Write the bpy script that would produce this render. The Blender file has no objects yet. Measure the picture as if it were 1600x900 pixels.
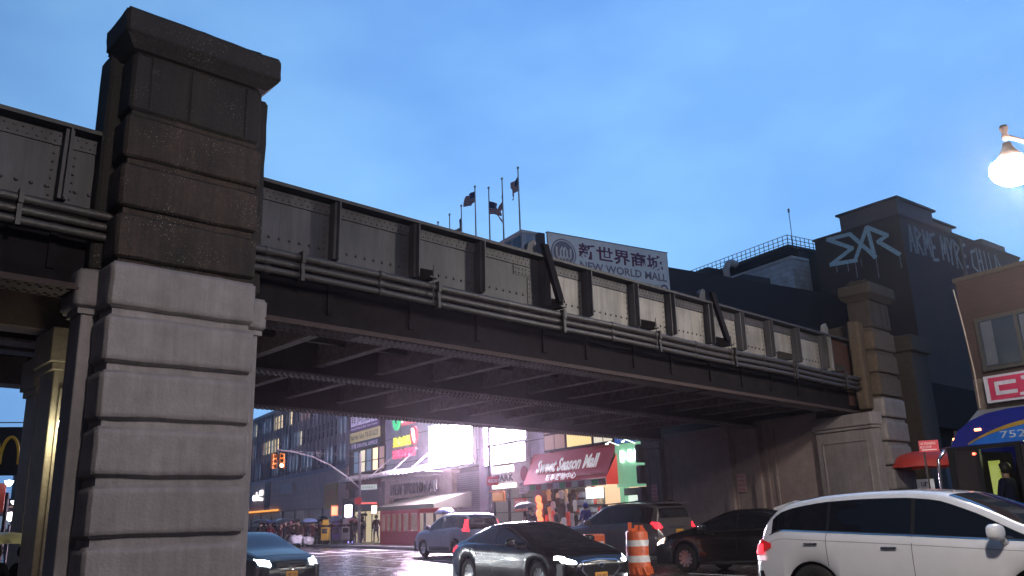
import bpy, bmesh, math, random
from mathutils import Vector, Matrix, noise
from mathutils.bvhtree import BVHTree
random.seed(7)
R = math.radians
SC = bpy.context.scene
COL = SC.collection

# ---------------------------------------------------------------- camera
cd = bpy.data.cameras.new('camera'); cam = bpy.data.objects.new('camera', cd); COL.objects.link(cam)
cd.sensor_width = 36; cd.lens = 36 * 1307 / 1600; cd.clip_start = .1; cd.clip_end = 3000
cam.matrix_world = Matrix.Translation((0, 0, 1.4)) @ Matrix.Rotation(R(90 + 15.4), 4, 'X') @ Matrix.Rotation(R(-1.95), 4, 'Z')
SC.camera = cam

# ---------------------------------------------------------------- sky
SKY_STRENGTH = .1
w = bpy.data.worlds.new('World'); SC.world = w; w.use_nodes = True
nt = w.node_tree; nt.nodes.clear(); N = nt.nodes.new; LK = nt.links.new
out = N('ShaderNodeOutputWorld'); bg = N('ShaderNodeBackground'); LK(bg.outputs[0], out.inputs[0])
sky = N('ShaderNodeTexSky'); sky.sky_type = 'NISHITA'; sky.sun_disc = False
sky.sun_elevation = R(6); sky.sun_rotation = R(200); sky.altitude = 0; sky.air_density = 1.0; sky.dust_density = 2.0; sky.ozone_density = 4.0
tc = N('ShaderNodeTexCoord'); mp = N('ShaderNodeMapping'); mp.inputs['Scale'].default_value = (1, 1, 2.2); mp.inputs['Rotation'].default_value = (.2, .3, .5)
LK(tc.outputs['Generated'], mp.inputs[0])
nz = N('ShaderNodeTexNoise'); nz.inputs['Scale'].default_value = 1.9; nz.inputs['Detail'].default_value = 5; nz.inputs['Roughness'].default_value = .5
LK(mp.outputs[0], nz.inputs['Vector'])
cr = N('ShaderNodeValToRGB'); cr.color_ramp.elements[0].position = .28; cr.color_ramp.elements[1].position = .76
cr.color_ramp.elements[0].color = (1.6, 4.1, 10.8, 1); cr.color_ramp.elements[1].color = (4.1, 8.5, 13.8, 1)
LK(nz.outputs[0], cr.inputs[0])
mxc = N('ShaderNodeMix'); mxc.data_type = 'RGBA'; mxc.inputs[0].default_value = .85   # overcast veil over the clear sky
tint = N('ShaderNodeMix'); tint.data_type = 'RGBA'; tint.blend_type = 'MULTIPLY'; tint.inputs[0].default_value = 1; tint.inputs[7].default_value = (.55, .8, 1.3, 1)
LK(sky.outputs[0], tint.inputs[6])
LK(tint.outputs[2], mxc.inputs[6]); LK(cr.outputs[0], mxc.inputs[7])
# the last light is in front of the camera, the sky behind it is already dark
geo = N('ShaderNodeTexCoord'); dp = N('ShaderNodeVectorMath'); dp.operation = 'DOT_PRODUCT'; dp.inputs[1].default_value = (.42, .87, .02)
LK(geo.outputs['Generated'], dp.inputs[0])
fall = N('ShaderNodeMapRange'); fall.interpolation_type = 'SMOOTHSTEP'; fall.inputs['From Min'].default_value = -.4; fall.inputs['From Max'].default_value = 1.0; fall.inputs['To Min'].default_value = .10; fall.inputs['To Max'].default_value = 1
LK(dp.outputs['Value'], fall.inputs[0])
dim = N('ShaderNodeMix'); dim.data_type = 'RGBA'; dim.blend_type = 'MULTIPLY'; dim.inputs[0].default_value = 1
LK(mxc.outputs[2], dim.inputs[6]); LK(fall.outputs[0], dim.inputs[7])
LK(dim.outputs[2], bg.inputs[0]); bg.inputs[1].default_value = SKY_STRENGTH

# ---------------------------------------------------------------- the faint last daylight behind the clouds
sd = bpy.data.lights.new('sun', 'SUN'); sd.energy = .03; sd.angle = R(25); sd.color = (.75, .85, 1)
so = bpy.data.objects.new('sun', sd); COL.objects.link(so); so.rotation_euler = (R(60), 0, R(-20))
SC.view_settings.view_transform = 'Standard'; SC.view_settings.look = 'None'; SC.view_settings.exposure = 0; SC.view_settings.gamma = 1
SC.view_settings.use_curve_mapping = False
SC.cycles.use_denoising = True
SC.cycles.max_bounces = 6; SC.cycles.diffuse_bounces = 3; SC.cycles.glossy_bounces = 3; SC.cycles.transmission_bounces = 4; SC.cycles.volume_bounces = 0
SC.cycles.sample_clamp_indirect = 4; SC.cycles.sample_clamp_direct = 0

# ---------------------------------------------------------------- materials
MATS = {}
def mat(name, col=(.5, .5, .5), rough=.6, metal=0, var=.25, scale=6, bump=.0, bscale=40, streak=0, speck=0, col2=None, spec=.5, coat=0, detail=6, pos=.5, width=.35, rvar=0, stretch=None, em=None, ems=0):
    if name in MATS: return MATS[name]
    m = bpy.data.materials.new(name); m.use_nodes = True; MATS[name] = m
    t = m.node_tree; b = t.nodes['Principled BSDF']; n = t.nodes.new; l = t.links.new
    b.inputs['Roughness'].default_value = rough; b.inputs['Metallic'].default_value = metal
    b.inputs['Specular IOR Level'].default_value = spec; b.inputs['Coat Weight'].default_value = coat; b.inputs['Coat Roughness'].default_value = .05
    c1 = tuple(col) + (1,)
    if col2 is None: col2 = tuple(max(0, c * (1 - var)) for c in col)
    co = n('ShaderNodeTexCoord'); src = co.outputs['Object']
    if stretch:
        mm = n('ShaderNodeMapping'); mm.inputs['Scale'].default_value = stretch; l(src, mm.inputs[0]); src = mm.outputs[0]
    nz = n('ShaderNodeTexNoise'); nz.inputs['Scale'].default_value = scale; nz.inputs['Detail'].default_value = detail; nz.inputs['Roughness'].default_value = .65
    l(src, nz.inputs['Vector'])
    r = n('ShaderNodeValToRGB'); e = r.color_ramp.elements
    e[0].position = max(0, pos - width / 2); e[1].position = min(1, pos + width / 2); e[0].color = tuple(col2) + (1,); e[1].color = c1
    l(nz.outputs[0], r.inputs[0]); colo = r.outputs[0]
    if streak:   # grime that has run down the face
        m3 = n('ShaderNodeMapping'); m3.inputs['Scale'].default_value = (7, 7, .45); l(co.outputs['Object'], m3.inputs[0])
        n3 = n('ShaderNodeTexNoise'); n3.inputs['Scale'].default_value = 1.2; n3.inputs['Detail'].default_value = 8; n3.inputs['Roughness'].default_value = .7; l(m3.outputs[0], n3.inputs['Vector'])
        n4 = n('ShaderNodeTexNoise'); n4.inputs['Scale'].default_value = .9; n4.inputs['Detail'].default_value = 5; l(co.outputs['Object'], n4.inputs['Vector'])
        mu = n('ShaderNodeMath'); mu.operation = 'MULTIPLY'; l(n3.outputs[0], mu.inputs[0]); l(n4.outputs[0], mu.inputs[1])
        r3 = n('ShaderNodeMapRange'); r3.inputs['From Min'].default_value = .15; r3.inputs['From Max'].default_value = .32; r3.inputs['To Min'].default_value = 1-streak; r3.inputs['To Max'].default_value = 1; l(mu.outputs[0], r3.inputs[0])
        x3 = n('ShaderNodeMix'); x3.data_type = 'RGBA'; x3.blend_type = 'MULTIPLY'; x3.inputs[0].default_value = 1; l(colo, x3.inputs[6]); l(r3.outputs[0], x3.inputs[7]); colo = x3.outputs[2]
    if speck:    # pale pebbles showing in worn concrete
        vo = n('ShaderNodeTexVoronoi'); vo.inputs['Scale'].default_value = 26; l(co.outputs['Object'], vo.inputs['Vector'])
        n5 = n('ShaderNodeTexNoise'); n5.inputs['Scale'].default_value = 2.2; l(co.outputs['Object'], n5.inputs['Vector'])
        th = n('ShaderNodeMapRange'); th.inputs['From Min'].default_value = .35; th.inputs['From Max'].default_value = .7; th.inputs['To Min'].default_value = .03; th.inputs['To Max'].default_value = .22; l(n5.outputs[0], th.inputs[0])
        lt = n('ShaderNodeMath'); lt.operation = 'LESS_THAN'; l(vo.outputs['Distance'], lt.inputs[0]); l(th.outputs[0], lt.inputs[1])
        x4 = n('ShaderNodeMix'); x4.data_type = 'RGBA'; x4.inputs[7].default_value = (speck, speck*.93, speck*.86, 1); l(lt.outputs[0], x4.inputs[0]); l(colo, x4.inputs[6]); colo = x4.outputs[2]
    l(colo, b.inputs['Base Color'])
    if rvar:
        mr = n('ShaderNodeMapRange'); mr.inputs['From Min'].default_value = .35; mr.inputs['From Max'].default_value = .65
        mr.inputs['To Min'].default_value = max(.02, rough - rvar); mr.inputs['To Max'].default_value = min(1, rough + rvar)
        l(nz.outputs[0], mr.inputs[0]); l(mr.outputs[0], b.inputs['Roughness'])
    if bump:
        n2 = n('ShaderNodeTexNoise'); n2.inputs['Scale'].default_value = bscale; n2.inputs['Detail'].default_value = 4
        l(co.outputs['Object'], n2.inputs['Vector'])
        bp = n('ShaderNodeBump'); bp.inputs['Strength'].default_value = bump; bp.inputs['Distance'].default_value = .03
        l(n2.outputs[0], bp.inputs['Height']); l(bp.outputs[0], b.inputs['Normal'])
    if em:
        b.inputs['Emission Color'].default_value = tuple(em) + (1,); b.inputs['Emission Strength'].default_value = ems
    return m
def glow(name, col, s, base=(.3, .3, .3)):
    return mat(name, base, .5, em=col, ems=s, var=.1)

conc_paint = mat('painted_concrete', (.25, .222, .225), .72, var=.3, scale=3, bump=.35, bscale=22, col2=(.15, .13, .132), width=.6, streak=.28)
conc_dark = mat('weathered_concrete', (.060, .036, .027), .85, var=.6, scale=18, bump=.8, bscale=60, col2=(.022, .015, .012), width=.5, streak=.75, speck=.2)
conc_top = mat('sooty_concrete', (.026, .018, .016), .85, scale=12, bump=.8, bscale=60, col2=(.012, .009, .009), width=.5, streak=.6, speck=.12)
conc_warm = mat('stained_concrete', (.095, .066, .046), .8, scale=9, bump=.8, bscale=40, col2=(.05, .035, .022), width=.5)
conc_cap = mat('stained_dark_concrete', (.05, .036, .028), .85, scale=7, bump=.8, bscale=40, col2=(.018, .014, .012), width=.5)
steel_grey = mat('grey_painted_steel', (.062, .060, .072), .6, streak=.6, var=.3, scale=5, bump=.15, bscale=12, col2=(.042, .038, .044), width=.5, stretch=(1, 1, .25))
steel_lamplit = mat('lamplit_painted_steel', (.21, .20, .195), .55, streak=.55, scale=6, bump=.15, bscale=12, col2=(.2, .18, .165), width=.45, stretch=(1, 1, .3))  # same paint as the grey; lamp light put into the paler colour
steel_dark = mat('dark_steel', (.040, .034, .034), .6, scale=5, bump=.3, bscale=14, col2=(.015, .013, .014), width=.5)
steel_rust = mat('rusty_steel', (.040, .018, .014), .75, scale=8, bump=.6, bscale=30, col2=(.022, .013, .013), width=.4)
steel_under = mat('underside_steel', (.20, .175, .185), .6, scale=7, bump=.4, bscale=30, col2=(.06, .045, .045), width=.5)
pipe_m = mat('dirty_pipe_steel', (.040, .034, .033), .5, scale=7, bump=.4, bscale=25, col2=(.035, .028, .028), width=.45)
black = mat('black_plastic', (.012, .012, .014), .45, var=.3)
rubber = mat('tyre_rubber', (.018, .018, .018), .75, var=.3, bump=.2)
chrome = mat('chrome', (.6, .6, .62), .18, 1, var=.1)
alloy = mat('alloy_rim', (.45, .45, .47), .3, .9, var=.2)
glass_dark = mat('dark_glass', (.010, .012, .016), .06, var=.2, spec=.6, coat=0)
plate_y = mat('orange_number_plate', (.75, .36, .04), .45, var=.1)
plate_t = mat('plate_ink', (.02, .03, .12), .5)
white_p = mat('white_paint', (.75, .75, .76), .35, var=.1)
red_tail = glow('lit_tail_lamp', (1, .03, .05), 2.2, (.4, .01, .01))
red_dim = mat('tail_lamp_glass', (.28, .008, .010), .15, var=.3, em=(1, .02, .02), ems=.25)
head_on = glow('lit_headlamp', (.95, .97, 1), 40, (.8, .8, .8))
amber = glow('amber_lamp', (1, .35, .08), 6)
asphalt = mat('wet_asphalt', (.05, .05, .053), .2, var=.4, scale=1.3, bump=.30, bscale=60, rvar=.14, width=.5, spec=.7)
paving = mat('wet_paving', (.13, .12, .12), .3, scale=2.2, bump=.25, bscale=40, rvar=.15, col2=(.07, .065, .065))
kerb_m = mat('kerb_stone', (.3, .28, .27), .45, scale=4, bump=.3)
line_w = mat('worn_road_paint', (.55, .55, .55), .35, scale=14, col2=(.1, .1, .1), width=.25, pos=.45)

# ---------------------------------------------------------------- mesh helpers
class MB:
    def __init__(s): s.v = []; s.f = []; s.m = []
    def add(s, vs, fs, mi=0):
        o = len(s.v); s.v += [tuple(v) for v in vs]; s.f += [tuple(i + o for i in f) for f in fs]; s.m += [mi] * len(fs); return s
    def box(s, a, b, mi=0, M=None):
        x0, y0, z0 = a; x1, y1, z1 = b
        vs = [Vector(p) for p in ((x0,y0,z0),(x1,y0,z0),(x1,y1,z0),(x0,y1,z0),(x0,y0,z1),(x1,y0,z1),(x1,y1,z1),(x0,y1,z1))]
        if M: vs = [M @ v for v in vs]
        return s.add(vs, [(3,2,1,0),(4,5,6,7),(0,1,5,4),(1,2,6,5),(2,3,7,6),(3,0,4,7)], mi)
    def cbox(s, c, d, mi=0, M=None):
        return s.box([c[i]-d[i]/2 for i in range(3)], [c[i]+d[i]/2 for i in range(3)], mi, M)
    def tube(s, pts, rad, n=10, mi=0, cap=True):
        pts = [Vector(p) for p in pts]; rads = rad if isinstance(rad, (list, tuple)) else [rad]*len(pts)
        vs = []; fs = []
        for i, p in enumerate(pts):
            d = (pts[min(i+1, len(pts)-1)] - pts[max(i-1, 0)]).normalized()
            a = d.orthogonal().normalized() if i == 0 else (a - d*a.dot(d)).normalized()
            b = d.cross(a)
            for k in range(n):
                t = 2*math.pi*k/n; vs.append(p + (a*math.cos(t) + b*math.sin(t))*rads[i])
        for i in range(len(pts)-1):
            for k in range(n):
                k2 = (k+1) % n; fs.append((i*n+k, i*n+k2, (i+1)*n+k2, (i+1)*n+k))
        if cap: fs.append(tuple(range(n-1, -1, -1))); fs.append(tuple((len(pts)-1)*n+k for k in range(n)))
        return s.add(vs, fs, mi)
    def prism(s, poly, a, b, axis='y', mi=0):
        n = len(poly)
        def P(u, v, t): return {'y': (u, t, v), 'x': (t, u, v), 'z': (u, v, t)}[axis]
        vs = [P(u, v, a) for u, v in poly] + [P(u, v, b) for u, v in poly]
        return s.add(vs, [tuple(range(n)), tuple(range(2*n-1, n-1, -1))] + [(i, i+n, (i+1) % n + n, (i+1) % n) for i in range(n)], mi)
    def lathe(s, prof, n=20, M=None, mi=0):
        vs = []; fs = []
        for r, z in prof:
            for k in range(n):
                t = 2*math.pi*k/n; v = Vector((r*math.cos(t), r*math.sin(t), z)); vs.append(M @ v if M else v)
        for i in range(len(prof)-1):
            for k in range(n):
                k2 = (k+1) % n; fs.append((i*n+k, i*n+k2, (i+1)*n+k2, (i+1)*n+k))
        return s.add(vs, fs, mi)
    def dome(s, c, r, d, mi=0):
        # rivet: a low cone-topped stud at c pointing along unit d
        c = Vector(c); d = Vector(d); a = d.orthogonal().normalized(); b = d.cross(a)
        ring = [c + (a*math.cos(t) + b*math.sin(t))*r for t in [k*math.pi/3 for k in range(6)]]
        r2 = [c + d*r*.7 + (a*math.cos(t) + b*math.sin(t))*r*.6 for t in [k*math.pi/3 for k in range(6)]]
        return s.add(ring + r2, [(k, (k+1) % 6, (k+1) % 6+6, k+6) for k in range(6)] + [(6, 7, 8, 9, 10, 11)], mi)
    def build(s, name, m, parent=None, smooth=False, bevel=0, loc=None, rz=0, fix=True):
        me = bpy.data.meshes.new(name); me.from_pydata(s.v, [], s.f)
        ms = m if isinstance(m, (list, tuple)) else [m]
        for q in ms: me.materials.append(q)
        for p, i in zip(me.polygons, s.m): p.material_index = i; p.use_smooth = smooth
        if fix:
            bm = bmesh.new(); bm.from_mesh(me); bmesh.ops.recalc_face_normals(bm, faces=bm.faces); bm.to_mesh(me); bm.free()
        o = bpy.data.objects.new(name, me); COL.objects.link(o)
        if parent: o.parent = parent
        if loc: o.location = loc
        o.rotation_euler.z = rz
        if bevel:
            b = o.modifiers.new('bevel', 'BEVEL'); b.width = bevel; b.segments = 2; b.limit_method = 'ANGLE'; b.angle_limit = R(50)
        return o
def tag(o, label=None, cat=None, group=None, kind=None):
    if label: o['label'] = label
    if cat: o['category'] = cat
    if group: o['group'] = group
    if kind: o['kind'] = kind
    return o
def thing(name, label, cat, loc=(0, 0, 0), rz=0, group=None):
    o = bpy.data.objects.new(name, None); COL.objects.link(o); o.location = loc; o.rotation_euler.z = rz; o.empty_display_size = .2
    return tag(o, label, cat, group)
def struct(o): o['kind'] = 'structure'; return o
def copy_tree(o, parent=None, **kw):
    c = o.copy(); COL.objects.link(c); c.parent = parent
    for ch in list(o.children): copy_tree(ch, c)
    for k, v in kw.items(): c[k] = v
    return c
def text(parent, name, body, x, y, z, wd, ht, m, ext=.01, rz=0, bold=0, shear=0, tilt=0):
    """lettering fitted to a width and height, lower left corner at x, z, standing upright, facing local -y"""
    c = bpy.data.curves.new(name, 'FONT'); c.body = body; c.size = 1; c.extrude = 0; c.offset = bold; c.shear = shear; c.resolution_u = 2
    tmp = bpy.data.objects.new(name, c); COL.objects.link(tmp)
    dg = bpy.context.evaluated_depsgraph_get(); me = bpy.data.meshes.new_from_object(tmp.evaluated_get(dg))
    bpy.data.objects.remove(tmp)
    if not me.vertices: print('EMPTY TEXT', body); return None
    xs = [v.co.x for v in me.vertices]; ys = [v.co.y for v in me.vertices]
    x0, x1, y0, y1 = min(xs), max(xs), min(ys), max(ys)
    sx = wd/max(1e-6, x1-x0); sy = ht/max(1e-6, y1-y0)
    bm = bmesh.new(); bm.from_mesh(me)
    for v in bm.verts: v.co = Vector(((v.co.x-x0)*sx, 0, (v.co.y-y0)*sy))
    if ext:
        g = bmesh.ops.extrude_face_region(bm, geom=bm.faces[:])
        for v in [e for e in g['geom'] if isinstance(e, bmesh.types.BMVert)]: v.co.y -= ext
        bmesh.ops.recalc_face_normals(bm, faces=bm.faces)
    bm.to_mesh(me); bm.free(); me.materials.clear(); me.materials.append(m)
    o = bpy.data.objects.new(name, me); COL.objects.link(o)
    if parent: o.parent = parent
    o.location = (x, y, z); o.rotation_euler = (tilt, 0, rz)
    return o
def lerp(a, b, t): return a + (b-a)*t
def interp(tab, x):
    if x <= tab[0][0]: return tab[0][1]
    for (a, b), (c, d) in zip(tab, tab[1:]):
        if x <= c: return b + (d-b)*(x-a)/(c-a)
    return tab[-1][1]
def az(a): return Vector((math.sin(R(a)), math.cos(R(a)), 0))
U = az(47); NB = Vector((-U.y, U.x, 0)); V = az(-32); XW = az(58)
P0 = Vector((-3.9, 12.3, 0)); F0 = Vector((4.2, 38, 0)); B0 = Vector((11, 26, 0))
RB = R(43); RF = R(-58); RW = R(32)
def lamp(name, kind, loc, e, col, rad=.1, parent=None, rot=None, spot=None):
    d = bpy.data.lights.new(name, kind); d.energy = e; d.color = col
    if kind == 'AREA': d.size = rad
    else: d.shadow_soft_size = rad
    if spot: d.spot_size = R(spot[0]); d.spot_blend = spot[1]
    o = bpy.data.objects.new(name, d); COL.objects.link(o); o.location = loc
    if rot: o.rotation_euler = rot
    if parent: o.parent = parent
    return o

# ================================================================ GROUND
def drop(x, y):
    a = math.degrees(math.atan2(x, y)); d = math.hypot(x, y)
    t = min(1, max(0, (-19.5 - a)/7)); t = t*t*(3-2*t)
    dip = max(0, 1-abs(a+4)/17)*max(0, 1-abs(d-20)/9)      # the carriageway sags under the bridge
    dip = dip*dip*(3-2*dip)
    return -.42*t*min(1, max(0, (d-6)/8)) - .15*min(1, dip*1.8)
def sheet(name, x0, x1, y0, y1, nx, ny, zf, m):
    mb = MB(); vs = []; fs = []
    for j in range(ny+1):
        for i in range(nx+1):
            x = lerp(x0, x1, i/nx); y = lerp(y0, y1, j/ny); vs.append((x, y, zf(x, y)))
    for j in range(ny):
        for i in range(nx):
            a = j*(nx+1)+i; fs.append((a, a+1, a+nx+2, a+nx+1))
    mb.add(vs, fs); return mb.build(name, m, smooth=True)
struct(sheet('ground', -700, 700, -60, 1500, 12, 12, lambda x, y: -.60, mat('far_ground', (.05, .05, .05), .6)))
struct(sheet('road', -60, 40, -12, 120, 200, 264, lambda x, y: drop(x, y), asphalt))
# far pavement in front of the shops, with kerb
E_ = MB(); E_.box((-70, -4.2, .006), (4, -.02, .14)); struct(E_.build('pavement', paving, loc=F0, rz=RF))
E_ = MB(); E_.box((-70, -4.36, .006), (4, -4.203, .15)); struct(E_.build('kerb', kerb_m, loc=F0, rz=RF, bevel=.02))
E_ = MB(); E_.box((-10.5, -2.4, .006), (12, -.02, .14)); struct(E_.build('pavement', paving, loc=B0, rz=RF))
E_ = MB(); E_.box((-10.5, -2.56, .006), (12, -2.403, .15)); struct(E_.build('kerb', kerb_m, loc=B0, rz=RF, bevel=.02))
# lane and crossing paint on the road
def stripe(t, off, ln, wd, rz=RF):
    p = F0 - XW*off + V*t; e = MB(); e.box((-ln/2, -wd/2, .004), (ln/2, wd/2, .008))
    return e, p
mk = MB()
def mark(t, off, ln, wd, ang=0):
    p = F0 - XW*off + V*t; Mx = Matrix.Translation((p.x, p.y, 0)) @ Matrix.Rotation(RF + R(ang), 4, 'Z')
    mk.box((-ln/2, -wd/2, .004), (ln/2, wd/2, .010), 0, Mx)
for k in range(9): mark(14, 5.4 + k*1.15, 3.2, .45)
for k in range(10): mark(-16 + k*3.4 - 6, 9.2, 1.8, .13)
mark(9.2, 9.5, .35, 8)
mark(-12, 12.4, 26, .12)
struct(mk.build('road_marking', line_w))

# ================================================================ RAILWAY BRIDGE (local x along the bridge, y away across it)
bridge = thing('railway_bridge', 'long riveted steel plate girder railway bridge crossing over the street', 'bridge', P0, RB)
bridge.rotation_euler.y = R(.95)
web_black = mat('black_steel', (.012, .010, .012), .8, spec=.08, scale=4, bump=.3, col2=(.006, .005, .006))  # near-black steel of the lower web, struts and far girder
S0, S1 = -15, 21.4
wn = .9
ST = [1.68, 3.42, 5.07, 6.93, 8.3, 9.97, 11.42, 13.09, 14.59, 16.09, 17.6, 19.28]
STL = [-13.5, -11.8, -10.1, -8.4, -6.7, -5.0, -2.75]
e = MB(); e.box((S0, wn, 4.72), (S1, wn+.03, 7.0)); front = e.build('front_girder', steel_grey, bridge)
# upper web panels; street-lamp light on the right ones put into a paler colour
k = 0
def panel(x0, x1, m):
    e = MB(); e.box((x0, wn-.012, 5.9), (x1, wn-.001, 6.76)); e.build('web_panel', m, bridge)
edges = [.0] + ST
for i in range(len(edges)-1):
    panel(edges[i]+.07, edges[i+1]-.07, steel_lamplit if edges[i] > 6.5 else steel_grey)
e = MB(); e.box((S0, wn-.03, 6.78), (S1, wn-.002, 6.99)); e.build('flange_angle', steel_grey, bridge)
e = MB(); e.box((S0, wn-.26, 7.0), (S1, wn+.26, 7.05)); e.box((S0, wn-.22, 7.052), (S1, wn+.22, 7.08)); e.build('top_flange', steel_dark, bridge)
e = MB(); e.box((S0, wn-.26, 4.66), (S1, wn+.26, 4.715)); e.box((S0, wn-.3, 4.62), (S1, wn+.3, 4.657)); e.build('bottom_flange', steel_rust, bridge)
e = MB(); e.box((S0, wn-.024, 4.72), (S1, wn-.003, 5.9)); e.box((S0, wn-.05, 4.72), (S1, wn-.026, 4.92)); e.build('lower_web', web_black, bridge)
for s in ST + STL:
    e = MB(); e.box((s-.06, wn-.2, 5.92), (s+.06, wn-.03, 6.995)); e.box((s-.012, wn-.3, 5.92), (s+.012, wn-.2, 6.995)); e.build('stiffener', steel_grey, bridge)
    e = MB(); e.box((s-.05, wn-.075, 4.93), (s+.05, wn-.025, 5.915)); e.build('stiffener', web_black, bridge)
# splice plates
for (a, b, z0, z1) in ((6.1, 6.8, 6.55, 6.76), (6.5, 6.8, 5.95, 6.54), (13.25, 14.3, 6.5, 6.76), (14.1, 14.42, 5.95, 6.5), (14.8, 15.2, 6.5, 6.74)):
    e = MB(); e.box((a, wn-.03, z0), (b, wn-.013, z1))
    x = a+.06
    while x < b-.03:
        for zz in [z0+.05+.1*i for i in range(int((z1-z0-.05)/.1)+1)]: e.dome((x, wn-.03, zz), .022, (0, -1, 0))
        x += .1
    e.build('splice_plate', steel_lamplit if a > 8 else steel_grey, bridge)
# rivets
e = MB(); x = S0+.1
while x < S1-.6:
    if not any(abs(x-s) < .1 for s in ST+STL):
        e.dome((x, wn-.013, 6.13), .03, (0, -1, 0))
    x += .19
for s in ST+STL:
    for zz in [6.0+.13*i for i in range(7)]:
        e.dome((s-.14, wn-.014, zz), .018, (0, -1, 0)); e.dome((s+.14, wn-.014, zz), .018, (0, -1, 0))
x = S0+.1
while x < S1-.5:
    e.dome((x, wn-.03, 6.84), .018, (0, -1, 0)); e.dome((x+.06, wn-.03, 6.93), .018, (0, -1, 0)); x += .12
e.build('rivets', steel_dark, bridge)['kind'] = 'stuff'
def bottom_rivets(n, hw, z, name='flange_rivets'):
    e = MB(); x = S0 if n < 2 else .2
    while x < S1-.3:
        for q in (-.75, -.45, .45, .75): e.dome((x+(.06 if abs(q) < .5 else 0), n+q*hw, z), .03, (0, 0, -1))
        x += .13
    e.build(name, steel_dark, bridge)['kind'] = 'stuff'
bottom_rivets(wn, .3, 4.62)
# pale worn cover plates under the flanges
for (a, b) in ((2.2, 12.4), (12.7, 19)):
    e = MB(); e.box((a, wn-.24, 4.606), (b, wn+.24, 4.619)); e.build('cover_plate', steel_under, bridge)
# girders further in
for n, z in ((4.6, 4.56), (9.0, 4.5)):
    e = MB(); e.box((S0, n-.02, z+.05), (S1, n+.02, 6.9)); e.build('inner_girder', steel_dark, bridge)
    e = MB(); e.box((S0, n-.24, z), (S1, n+.24, z+.05)); e.build('girder_flange', steel_under, bridge)
    bottom_rivets(n, .24, z)
# floor beams and deck
x = .4
while x < 21.2:
    e = MB(); e.box((x-.012, wn+.06, 4.84), (x+.012, 8.95, 5.36)); e.box((x-.1, wn+.06, 4.80), (x+.1, 8.95, 4.84)); e.build('floor_beam', steel_under, bridge)
    x += 1.6
e = MB(); e.box((S0, wn+.05, 5.37), (S1, 8.97, 5.55)); e.build('deck', steel_dark, bridge)
for n in (2.6, 3.5, 5.7, 6.8):
    e = MB(); e.box((S0, n-.07, 5.08), (S1, n+.07, 5.36)); e.build('stringer', steel_dark, bridge)
# brackets carrying the pipes, and leaning struts
for s in (-12.2, -9.2, -6.2, 3.6, 7.1, 10.3, 13.5, 16.65, 19.85):
    e = MB(); e.prism([(wn-.02, 5.88), (wn-.5, 5.92), (wn-.5, 6.02), (wn-.06, 6.18)], s-.02, s+.02, 'x'); e.box((s-.09, wn-.52, 5.87), (s+.09, wn-.02, 5.90))
    e.tube([(s, wn-.5, 6.12), (s, wn-.5, 5.35)], .012, 6); e.build('pipe_bracket', steel_dark, bridge)
for s in (6.85, 13.2):
    e = MB(); e.add([(s-.08, wn-.28, 7.32), (s+.09, wn-.28, 7.32), (s+.32, wn-.5, 5.98), (s+.14, wn-.5, 5.98), (s-.08, wn-.18, 7.32), (s+.09, wn-.18, 7.32), (s+.32, wn-.4, 5.98), (s+.14, wn-.4, 5.98)],
          [(0, 1, 2, 3), (7, 6, 5, 4), (0, 4, 5, 1), (1, 5, 6, 2), (2, 6, 7, 3), (3, 7, 4, 0)]); e.build('strut', web_black, bridge)
    e = MB(); e.prism([(s-.42, 7.085), (s-.36, 7.3), (s-.22, 7.42), (s-.12, 7.4), (s-.1, 7.085)], wn-.1, wn+.02, 'y'); e.build('gusset', steel_grey, bridge)
e = MB(); e.box((19.85, wn-.06, 5.9), (20.75, wn-.04, 7.15)); e.box((20.8, wn-.05, 4.75), (21.3, wn-.032, 6.9)); e.build('end_plate', mat('red_rust', (.05, .018, .013), .8, scale=6, bump=.5), bridge)
e = MB(); e.box((19.6, wn-.22, 5.9), (19.72, wn-.03, 7.0)); e.prism([(19.5, 7.085), (19.58, 7.38), (19.72, 7.46), (19.82, 7.3), (19.8, 7.085)], wn-.12, wn, 'y'); e.build('end_post', steel_lamplit, bridge)
# back parapet girder seen over the deck on the right, dark
for z, n_, r_, lab in ((5.73, .50, .066, 'upper grimy pipe of three running along the bridge girder'), (5.575, .53, .062, 'middle grimy pipe of three running along the bridge girder'), (5.42, .51, .060, 'lowest grimy pipe of three running along the bridge girder')):
    p = thing('utility_pipe', lab, 'pipe', P0 + U*0 + Vector((0, 0, 0)), RB, 'pipes along the bridge girder'); p.rotation_euler.y = R(.95)
    e = MB(); pts = []; x = S0
    while x <= 21.3: pts.append((x, n_ + .012*math.sin(x*1.1+z), z + .012*math.sin(x*.9))); x += .5
    e.tube(pts, r_, 12); e.build('pipe', pipe_m, p, smooth=True)
    for s in [-12.2, -9.2, -6.2, -3.3, .9, 3.75, 7.15, 10.45, 13.7, 16.85, 19.95]:
        e = MB(); e.tube([(s-.03, n_, z + .012*math.sin(s*.9)), (s+.03, n_, z + .012*math.sin(s*.9))], r_+.025, 12); e.box((s-.03, n_-r_-.05, z-.1), (s+.03, n_+.02, z+.1)); e.build('pipe_clamp', steel_dark, p)
    for s in [.3, 2.5, 5.6, 8.8, 12.0, 15.2, 18.4]:
        e = MB(); e.tube([(s-.05, n_, z + .012*math.sin(s*.9)), (s+.05, n_, z + .012*math.sin(s*.9))], r_+.012, 12); e.build('pipe_coupling', pipe_m, p)

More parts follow.
